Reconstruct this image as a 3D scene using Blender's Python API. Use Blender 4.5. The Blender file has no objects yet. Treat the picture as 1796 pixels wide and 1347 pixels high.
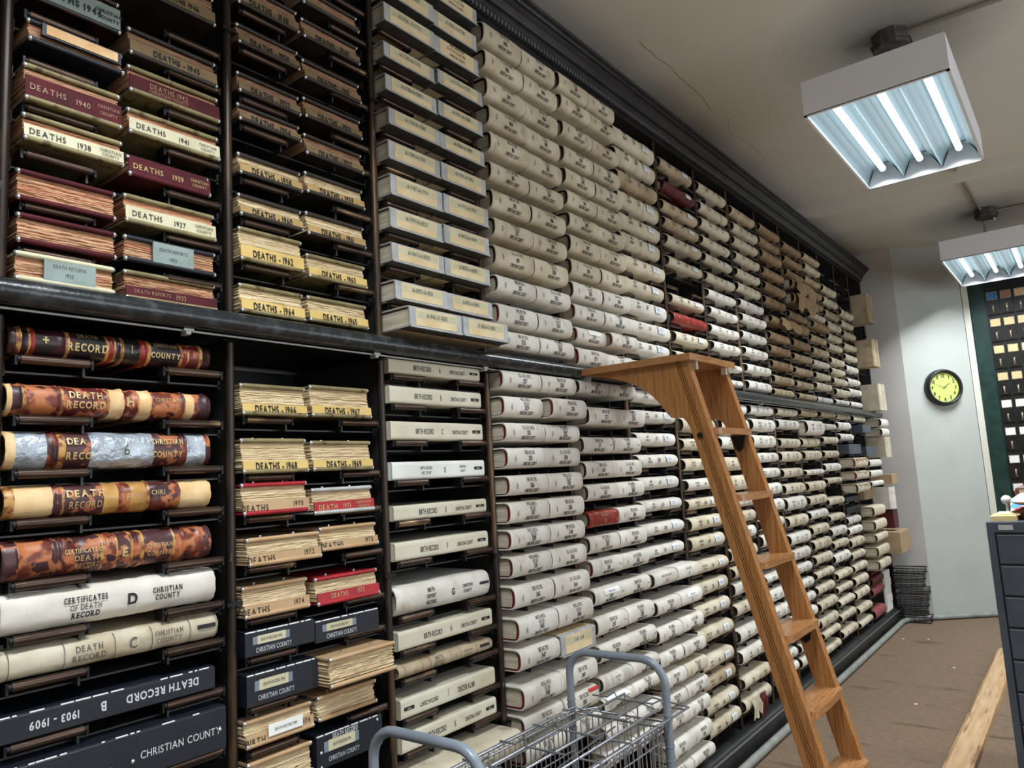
import bpy, math, random
from math import sin, cos, pi, radians
from mathutils import Vector, Matrix
random.seed(7)
S = bpy.context.scene
C = S.collection

# ------------------------------------------------------------------ camera, world, exposure
cam_data = bpy.data.cameras.new('camera'); cam = bpy.data.objects.new('camera', cam_data); C.objects.link(cam)
R_, U_, B_ = (0.613249, -0.787899, -0.056052), (-0.064885, -0.12097, 0.990533), (-0.78722, -0.603806, -0.125307)
cam.matrix_world = Matrix(((R_[0], U_[0], B_[0], 0), (R_[1], U_[1], B_[1], -1.67), (R_[2], U_[2], B_[2], 1.53), (0, 0, 0, 1)))
cam_data.sensor_width = 36; cam_data.lens = 26.216; cam_data.clip_start = .02
S.camera = cam
world = bpy.data.worlds.new('world'); S.world = world; world.use_nodes = True
world.node_tree.nodes['Background'].inputs[0].default_value = (.80, .90, 1, 1)
world.node_tree.nodes['Background'].inputs[1].default_value = .07
S.view_settings.view_transform = 'Standard'; S.view_settings.look = 'None'
S.view_settings.gamma = 1; S.view_settings.use_curve_mapping = False
S.view_settings.exposure = 0.0
FILL_W = 28        # power of each added fill panel, unseen behind the camera
LAMP_W = 47          # power of each fluorescent fixture
S.cycles.max_bounces = 10; S.cycles.diffuse_bounces = 8; S.cycles.glossy_bounces = 3
S.cycles.caustics_reflective = False; S.cycles.caustics_refractive = False
S.cycles.use_denoising = True
S.cycles.sample_clamp_indirect = 4

# ------------------------------------------------------------------ materials
def lin(c):
    return tuple(((v/255)/12.92 if v/255 <= .04045 else ((v/255+.055)/1.055)**2.4) for v in c)
MATS = {}
def material(name, c1, c2=None, scale=20, lo=.35, hi=.65, rough=.6, metal=0, bump=0, bscale=None, stretch=(1,1,1), rot=(0,0,0), detail=4, c3=None, c3scale=4, c3lo=.55, c3hi=.7, rnd=0, emit=None, spec=.5, noise_rough=.5):
    if name in MATS: return MATS[name]
    m = bpy.data.materials.new(name); m.use_nodes = True; nt = m.node_tree; n = nt.nodes; L = nt.links
    p = n['Principled BSDF']; p.inputs['Roughness'].default_value = rough; p.inputs['Metallic'].default_value = metal
    p.inputs['Specular IOR Level'].default_value = spec
    p.inputs['Base Color'].default_value = (*lin(c1), 1)
    if emit:
        p.inputs['Emission Color'].default_value = (*emit[0], 1); p.inputs['Emission Strength'].default_value = emit[1]
    if c2 or bump:
        tc = n.new('ShaderNodeTexCoord'); mp = n.new('ShaderNodeMapping'); mp.inputs['Scale'].default_value = stretch; mp.inputs['Rotation'].default_value = rot
        oi = n.new('ShaderNodeObjectInfo'); ad = n.new('ShaderNodeVectorMath'); ad.operation = 'MULTIPLY_ADD'
        L.new(oi.outputs['Random'], ad.inputs[0]); ad.inputs[1].default_value = (7, 5, 9); L.new(tc.outputs['Object'], ad.inputs[2])
        L.new(ad.outputs[0], mp.inputs['Vector'])
        def noise(sc, det=detail):
            t = n.new('ShaderNodeTexNoise'); t.inputs['Scale'].default_value = sc; t.inputs['Detail'].default_value = det; t.inputs['Roughness'].default_value = noise_rough
            L.new(mp.outputs[0], t.inputs['Vector']); return t
    last = None
    if c2:
        t = noise(scale); r = n.new('ShaderNodeMapRange'); r.inputs['From Min'].default_value = lo; r.inputs['From Max'].default_value = hi
        L.new(t.outputs['Fac'], r.inputs['Value'])
        mx = n.new('ShaderNodeMix'); mx.data_type = 'RGBA'; mx.inputs['A'].default_value = (*lin(c1), 1); mx.inputs['B'].default_value = (*lin(c2), 1)
        L.new(r.outputs[0], mx.inputs['Factor']); last = mx.outputs['Result']
    if c3:
        t = noise(c3scale); r = n.new('ShaderNodeMapRange'); r.inputs['From Min'].default_value = c3lo; r.inputs['From Max'].default_value = c3hi
        L.new(t.outputs['Fac'], r.inputs['Value'])
        mx = n.new('ShaderNodeMix'); mx.data_type = 'RGBA'; L.new(last, mx.inputs['A']); mx.inputs['B'].default_value = (*lin(c3), 1)
        L.new(r.outputs[0], mx.inputs['Factor']); last = mx.outputs['Result']
    if rnd and last is not None:
        hs = n.new('ShaderNodeHueSaturation'); r = n.new('ShaderNodeMapRange'); r.inputs['To Min'].default_value = 1-rnd; r.inputs['To Max'].default_value = 1+rnd*.35
        L.new(oi.outputs['Random'], r.inputs['Value']); L.new(r.outputs[0], hs.inputs['Value']); L.new(last, hs.inputs['Color']); last = hs.outputs[0]
    if last is not None: L.new(last, p.inputs['Base Color'])
    if bump:
        t = noise(bscale or scale*3); b = n.new('ShaderNodeBump'); b.inputs['Strength'].default_value = bump; b.inputs['Distance'].default_value = .010 if name == 'duct_tape' else .002
        L.new(t.outputs['Fac'], b.inputs['Height']); L.new(b.outputs[0], p.inputs['Normal'])
    MATS[name] = m
    return m
M = material
canvas_w = M('canvas_white', (224,220,210), (204,197,184), 9, rough=.8, bump=.25, bscale=120, c3=(178,164,138), c3scale=14, c3lo=.60, c3hi=.82, rnd=.10)
canvas_c = M('canvas_cream', (212,202,180), (188,174,148), 9, rough=.8, bump=.25, bscale=120, c3=(160,140,108), c3scale=14, c3lo=.58, c3hi=.82, rnd=.12)
canvas_t = M('canvas_tan', (190,172,144), (164,144,114), 9, rough=.85, bump=.25, bscale=120, c3=(130,104,74), c3scale=16, c3lo=.56, c3hi=.8, rnd=.14)
canvas_b = M('canvas_brown', (160,134,102), (136,110,78), 9, rough=.85, bump=.25, bscale=120, c3=(104,76,50), c3scale=16, c3lo=.55, c3hi=.8, rnd=.15)
buckram = M('buckram_cream', (214,208,188), (198,190,166), 6, rough=.55, bump=.15, bscale=200, c3=(184,170,136), c3scale=9, c3lo=.62, c3hi=.85, rnd=.05)
buckram_w = M('buckram_white', (232,232,226), (216,216,208), 6, rough=.5, bump=.1, bscale=200)
lining_r = M('lining_red', (118,24,28), (90,18,20), 30, rough=.6)
lining_d = M('lining_dark', (52,34,28), (34,24,20), 30, rough=.7)
pages = M('page_edges', (222,212,190), (150,136,112), 30, .35, .75, rough=.9, bump=.5, bscale=60, stretch=(.25,.25,14))
pages_y = M('page_edges_yellowed', (226,206,168), (160,134,98), 40, .35, .72, rough=.9, bump=.6, bscale=90, stretch=(.25,.25,12))
pages_o = M('page_edges_orange', (204,160,124), (132,94,68), 40, .35, .7, rough=.9, bump=.6, bscale=90, stretch=(.25,.25,12), c3=(182,118,88), c3scale=14, c3lo=.54, c3hi=.66)
pages_d = M('page_edges_browned', (176,136,106), (116,86,64), 40, .35, .7, rough=.9, bump=.6, bscale=90, stretch=(.25,.25,12))
dark_cover = M('brown_black_cover', (52,44,36), (36,30,26), 14, rough=.5)
ink = M('ink_black', (24,24,26), rough=.7)
ink_b = M('ink_faded', (78,74,68), rough=.7)
ink_m_ = M('ink_title', (50,48,46), rough=.7)
gilt = M('gilt_lettering', (190,164,112), rough=.4, metal=.2)
gilt_d = M('gilt_dull', (150,118,88), rough=.5)
silver_ink = M('silver_lettering', (196,198,200), rough=.5)
navy = M('navy_leatherette', (22,26,37), (16,20,30), 12, rough=.45, bump=.2, bscale=300)
black_l = M('black_leather', (26,22,24), (60,24,30), 14, .5, .62, rough=.35, bump=.2)
maroon = M('maroon_cloth', (84,26,32), (64,20,26), 20, rough=.75, bump=.1, spec=.25)
redcloth = M('red_cloth', (170,26,38), (140,20,30), 20, rough=.5, bump=.1)
leather_w = M('leather_worn', (104,44,32), (178,106,64), 26, .47, .55, rough=.42, bump=.4, bscale=60, detail=9, c3=(58,30,34), c3scale=22, c3lo=.53, c3hi=.57)
leather_m = M('leather_maroon_patch', (92,32,30), (176,100,66), 34, .54, .58, rough=.4, bump=.2, detail=8)
leather_p = M('leather_plum_patch', (72,40,42), (172,104,70), 34, .55, .59, rough=.4, bump=.2, detail=8)
leather_t = M('leather_bare_tan', (226,194,146), (206,160,104), 18, rough=.6, bump=.3, detail=8)
leather_g = M('leather_gilt_band', (190,140,78), (110,60,34), 60, .45, .6, rough=.4, detail=5)
leather_r = M('leather_red', (150,48,36), (112,30,26), 20, rough=.4, bump=.3, c3=(196,104,76), c3scale=50, c3lo=.6, c3hi=.7)
ductape = M('duct_tape', (188,196,204), (160,168,178), 25, rough=.3, metal=.35, bump=.9, bscale=45)
case_gray = M('binder_metal_edge', (190,192,190), (166,168,168), 20, rough=.35, metal=.15)
case_dark = M('binder_dark_trim', (74,74,72), (56,54,52), 20, rough=.5)
case_tan = M('binder_tan_cloth', (226,206,166), (212,188,144), 12, rough=.7, bump=.15, bscale=300)
yellow_b = M('yellow_label_board', (214,184,112), (200,168,98), 10, rough=.6, c3=(170,134,70), c3scale=22, c3lo=.62, c3hi=.75)
tan_b = M('tan_label_board', (188,156,118), (172,138,100), 10, rough=.6)
olive_b = M('olive_cover', (140,128,88), (112,100,68), 16, rough=.55, c3=(84,66,40), c3scale=30, c3lo=.58, c3hi=.66)
ochre_b = M('ochre_label_board', (178,148,96), (160,130,80), 10, rough=.6)
dim_b = M('brown_label_board', (134,110,76), (112,92,62), 12, rough=.7)
cream_b = M('cream_label_board', (204,197,166), (188,180,146), 14, rough=.6)
gray_b = M('gray_green_label_board', (138,150,144), (120,132,126), 14, rough=.6)
paper = M('white_paper', (238,238,234), rough=.7)
paper_s = M('label_film', (226,230,234), rough=.12, spec=.8)
redlab = M('red_sticker', (186,28,34), rough=.5)
metal_cap = M('nickel_cap', (210,212,214), rough=.22, metal=.9)
steel_blk = M('shelf_black_enamel', (30,30,32), (44,42,42), 7, rough=.42, bump=.15, bscale=30)
steel_dk = M('shelf_back_dark', (20,20,22), rough=.6)
post_m = M('post_worn_brown', (44,34,28), (110,84,60), 13, .50, .72, rough=.35, metal=.35, stretch=(1,1,.25), c3=(150,150,146), c3scale=60, c3lo=.70, c3hi=.76)
rail_m = M('rail_black_gloss', (34,36,38), (62,66,68), 26, .5, .7, rough=.24, bump=.5, bscale=60)
roller_m = M('roller_bronze', (92,74,62), (62,48,42), 22, rough=.3, metal=.75, stretch=(.3,1,1), c3=(150,126,92), c3scale=18, c3lo=.6, c3hi=.7)
oak = M('golden_oak', (176,122,72), (140,92,50), 60, .35, .68, rough=.28, bump=.15, bscale=60, rot=(-.249,0,0), stretch=(3,3,.10), detail=7, c3=(98,60,32), c3scale=120, c3lo=.58, c3hi=.74)
oak_dk = M('oak_groove', (128,84,46), rough=.4)  # groove shade put into the colour so the flutes read
oak_flat = M('golden_oak_tread', (176,126,82), (144,98,58), 50, .35, .68, rough=.2, bump=.12, stretch=(.2,3,3), detail=7, c3=(110,64,30), c3scale=90, c3lo=.6, c3hi=.75)
iron = M('black_iron', (24,22,24), rough=.45, metal=.4)
wall_m = M('wall_white_paint', (184,187,182), (177,180,174), 3, rough=.6, bump=.1, bscale=40)
wall_g = M('wall_gray_paint', (196,192,188), (188,184,180), 3, rough=.6, bump=.1, bscale=40)
carpet = M('carpet_brown', (130,108,87), (109,90,72), 160, rough=.95, bump=.8, bscale=260, stretch=(1,.22,1), c3=(86,70,54), c3scale=7, c3lo=.60, c3hi=.70)
pipe_m = M('pipe_gray_paint', (150,152,146), (128,130,124), 12, rough=.5)
file_l = M('file_gray_edge', (104,112,120), rough=.4)
file_m = M('file_gray_enamel', (68,76,87), (60,68,78), 6, rough=.45)
file_d = M('file_gray_gap', (30,32,36), rough=.6)
green_m = M('green_enamel', (24,46,42), (34,60,54), 14, rough=.35)
drawer_m = M('drawer_black_steel', (46,42,40), (34,30,30), 10, rough=.3, metal=.3)
brass = M('tarnished_brass', (190,180,160), (120,108,88), 60, rough=.3, metal=.6)
chrome = M('wire_chrome', (176,180,188), rough=.28, metal=.85)
cart_m = M('cart_gray_paint', (128,136,146), (116,124,134), 10, rough=.32)
lamp_w = M('lamp_white_enamel', (222,222,226), rough=.45)
lamp_r = M('lamp_reflector', (150,172,180), rough=.4)
tube_m = M('lit_tube', (255,255,255), emit=((.88,.96,1.0), 2.2))
strip_wood = M('threshold_wood', (212,178,134), (190,148,104), 16, rough=.35, stretch=(.3,3,3), c3=(110,66,44), c3scale=9, c3lo=.58, c3hi=.72)
conduit_m = M('conduit_painted', (140,134,122), rough=.6)
soot = M('ceiling_box_dark', (58,56,52), (90,86,80), 30, rough=.7)
cardboard = M('cardboard', (176,150,118), (160,134,102), 10, rough=.85)
clock_face = M('clock_face_yellow', (196,206,112), rough=.5)
clock_rim = M('clock_black_plastic', (22,22,24), rough=.3)
rack_m = M('black_wire', (26,27,30), rough=.45)

# ceiling: plaster with soot stains round the lamp boxes and a fine crack
mc = bpy.data.materials.new('ceiling_plaster'); mc.use_nodes = True; MATS['ceiling'] = mc
n = mc.node_tree.nodes; L = mc.node_tree.links; p = n['Principled BSDF']; p.inputs['Roughness'].default_value = .9
tc = n.new('ShaderNodeTexCoord')
t1 = n.new('ShaderNodeTexNoise'); t1.inputs['Scale'].default_value = 1.1; t1.inputs['Detail'].default_value = 3; L.new(tc.outputs['Object'], t1.inputs['Vector'])
mx = n.new('ShaderNodeMix'); mx.data_type = 'RGBA'; mx.inputs['A'].default_value = (*lin((216,212,200)), 1); mx.inputs['B'].default_value = (*lin((202,197,188)), 1); L.new(t1.outputs['Fac'], mx.inputs['Factor'])
last = mx.outputs['Result']
for bx_ in ((3.9, -1.15, 3.58), (7.52, -1.15, 3.58)):
    vd = n.new('ShaderNodeVectorMath'); vd.operation = 'DISTANCE'; vd.inputs[1].default_value = bx_; L.new(tc.outputs['Object'], vd.inputs[0])
    mr = n.new('ShaderNodeMapRange'); mr.inputs['From Min'].default_value = .08; mr.inputs['From Max'].default_value = .6; mr.inputs['To Min'].default_value = .62; mr.inputs['To Max'].default_value = 0; L.new(vd.outputs['Value'], mr.inputs['Value'])
    m2 = n.new('ShaderNodeMix'); m2.data_type = 'RGBA'; L.new(last, m2.inputs['A']); m2.inputs['B'].default_value = (*lin((70,68,60)), 1); L.new(mr.outputs[0], m2.inputs['Factor']); last = m2.outputs['Result']
L.new(last, p.inputs['Base Color'])
t2 = n.new('ShaderNodeTexNoise'); t2.inputs['Scale'].default_value = 60; L.new(tc.outputs['Object'], t2.inputs['Vector'])
b2 = n.new('ShaderNodeBump'); b2.inputs['Strength'].default_value = .25; b2.inputs['Distance'].default_value = .003; L.new(t2.outputs['Fac'], b2.inputs['Height']); L.new(b2.outputs[0], p.inputs['Normal'])

# ------------------------------------------------------------------ mesh helpers
class MB:
    def __init__(s): s.v = []; s.f = []; s.m = []; s.mats = []; s.sm = []
    def mi(s, m):
        if m not in s.mats: s.mats.append(m)
        return s.mats.index(m)
    def add(s, vs, fs, m, smooth=False):
        o = len(s.v); s.v += [tuple(v) for v in vs]; k = s.mi(m)
        for f in fs: s.f.append(tuple(i+o for i in f)); s.m.append(k); s.sm.append(smooth)
        return s
    def box(s, x0, x1, y0, y1, z0, z1, m):
        return s.add([(x0,y0,z0),(x1,y0,z0),(x1,y1,z0),(x0,y1,z0),(x0,y0,z1),(x1,y0,z1),(x1,y1,z1),(x0,y1,z1)],
                     [(0,3,2,1),(4,5,6,7),(0,1,5,4),(1,2,6,5),(2,3,7,6),(3,0,4,7)], m)
    def prism(s, pts, axis, a0, a1, m, smooth=False):
        """closed polygon of 2-D points (in the two other axes, in order) extruded along an axis"""
        def P(u, w, a): return {'x': (a,u,w), 'y': (u,a,w), 'z': (u,w,a)}[axis]
        k = len(pts); vs = [P(u,w,a0) for u,w in pts]+[P(u,w,a1) for u,w in pts]
        fs = [(i,(i+1)%k,k+(i+1)%k,k+i) for i in range(k)]
        s.add(vs, fs, m, smooth); s.add(vs, [tuple(range(k))[::-1], tuple(range(k,2*k))], m)
        return s
    def cyl(s, p0, p1, r, m, seg=8, caps=True, r1=None):
        return s.tube([p0,p1], r, m, seg, caps, r1)
    def tube(s, pts, r, m, seg=8, caps=True, r1=None):
        pts = [Vector(p) for p in pts]; k = len(pts); vs = []; up = None
        for i, p in enumerate(pts):
            d = (pts[min(i+1,k-1)]-pts[max(i-1,0)]).normalized()
            if up is None: up = Vector((0,0,1)) if abs(d.z) < .9 else Vector((1,0,0))
            a = d.cross(up).normalized(); b = a.cross(d).normalized(); up = b
            rr = r if r1 is None or i == 0 else r1
            for j in range(seg):
                t = 2*pi*j/seg; vs.append(p+a*rr*cos(t)+b*rr*sin(t))
        fs = []
        for i in range(k-1):
            for j in range(seg): fs.append((i*seg+j, i*seg+(j+1)%seg, (i+1)*seg+(j+1)%seg, (i+1)*seg+j))
        s.add(vs, fs, m, True)
        if caps: s.add(vs[:seg], [tuple(range(seg))[::-1]], m); s.add(vs[-seg:], [tuple(range(seg))], m)
        return s
    def ball(s, c, r, m, seg=8, sc=(1,1,1)):
        vs = []; rings = seg//2
        for i in range(rings+1):
            t = pi*i/rings
            for j in range(seg): q = 2*pi*j/seg; vs.append((c[0]+r*sc[0]*sin(t)*cos(q), c[1]+r*sc[1]*sin(t)*sin(q), c[2]+r*sc[2]*cos(t)))
        fs = [(i*seg+j,(i+1)*seg+j,(i+1)*seg+(j+1)%seg,i*seg+(j+1)%seg) for i in range(rings) for j in range(seg)]
        return s.add(vs, fs, m, True)
    def mesh(s, name):
        me = bpy.data.meshes.new(name); me.from_pydata(s.v, [], s.f)
        for m in s.mats: me.materials.append(m)
        me.polygons.foreach_set('material_index', s.m); me.polygons.foreach_set('use_smooth', s.sm); me.update()
        return me
    def build(s, name, parent=None, loc=None, **kw):
        return link(name, s.mesh(name), parent, loc, **kw)
def link(name, me, parent=None, loc=None, rot=None, scale=None, label=None, cat=None, group=None, kind=None):
    o = bpy.data.objects.new(name, me); C.objects.link(o)
    if parent is not None: o.parent = parent
    if loc is not None: o.location = loc
    if rot is not None: o.rotation_euler = rot
    if scale is not None: o.scale = scale
    tag(o, label, cat, group, kind); return o
LABELS = {}
def tag(o, label=None, cat=None, group=None, kind=None):
    if label:
        o['label'] = label
        if cat: LABELS[label] = LABELS.get(label, 0)+1
    if cat: o['category'] = cat
    if group: o['group'] = group
    if kind: o['kind'] = kind
    return o
def empty(name, loc, label, cat, group=None, rot=None):
    return link(name, None, None, loc, rot, None, label, cat, group)
def bevbox(mb, x0, x1, y0, y1, z0, z1, m, b=.004):
    """box with chamfered long edges along x"""
    mb.prism([(y0+b,z0),(y1-b,z0),(y1,z0+b),(y1,z1-b),(y1-b,z1),(y0+b,z1),(y0,z1-b),(y0,z0+b)], 'x', x0, x1, m)

# ------------------------------------------------------------------ lettering
GL = {}
def glyph(ch, bold, serif=False):
    k = (ch, bold, serif)
    if k in GL: return GL[k]
    cu = bpy.data.curves.new('g', 'FONT'); cu.body = ch; cu.size = 1; cu.resolution_u = 3; cu.offset = .029 if bold else .004
    ob = bpy.data.objects.new('g', cu); C.objects.link(ob)
    me = bpy.data.meshes.new_from_object(ob)
    vs = [(v.co.x, v.co.y) for v in me.vertices]; fs = [tuple(q.vertices) for q in me.polygons]
    C.objects.unlink(ob); bpy.data.objects.remove(ob); bpy.data.curves.remove(cu); bpy.data.meshes.remove(me)
    if vs and serif:
        top = max(v[1] for v in vs); ext = []
        for lev, d in ((0, 1), (top, -1)):
            if ch in 'COSGQ03689&5' or (lev and ch in 'AU') and False: continue
            if lev and ch in 'A14': continue
            if not lev and ch in 'U7': pass
            xs_ = sorted(v[0] for v in vs if abs(v[1]-lev) < .03)
            if not xs_: continue
            grp = [[xs_[0], xs_[0]]]
            for q in xs_[1:]:
                if q-grp[-1][1] > .16: grp.append([q, q])
                else: grp[-1][1] = q
            for a, b in grp: ext.append((a-.055, b+.055, lev, lev+d*.045))
        for a, b, c, d in ext:
            i0 = len(vs); vs += [(a,c),(b,c),(b,d),(a,d)]; fs.append((i0,i0+1,i0+2,i0+3))
    if vs:
        x0 = min(v[0] for v in vs); x1 = max(v[0] for v in vs); vs = [(a-x0, b) for a, b in vs]; w = x1-x0+.125
    else: w = .38
    GL[k] = (vs, fs, w); return GL[k]
def text_into(mb, s, cx, cz, size, m, yfun, xs=.7, bold=False, flip=False, tilt=0, eps=.0005, serif=False):
    """string centred on (cx, cz) of a surface y = yfun(z); flip turns it upside down"""
    W = sum(glyph(c, bold, serif)[2] for c in s)*size*xs; x = -W/2
    for c in s:
        vs, fs, w = glyph(c, bold, serif)
        if fs:
            out = []
            for a, b in vs:
                u = x+a*size*xs; v = (b-.36)*size
                if flip: u, v = -u, -v
                if tilt: v += tilt*u
                z = cz+v; out.append((cx+u, yfun(z)-eps, z))
            mb.add(out, fs, m)
        x += w*size*xs
def patch(mb, x0, x1, z0, z1, yfun, m, eps=.0006, k=5):
    vs = []; fs = []
    for i in range(k+1):
        z = z0+(z1-z0)*i/k; y = yfun(z)-eps; vs += [(x0,y,z),(x1,y,z)]
    fs = [(2*i,2*i+1,2*i+3,2*i+2) for i in range(k)]
    mb.add(vs, fs, m)
X0, PC = .527, .5003
def X(n): return X0+PC*n

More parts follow.
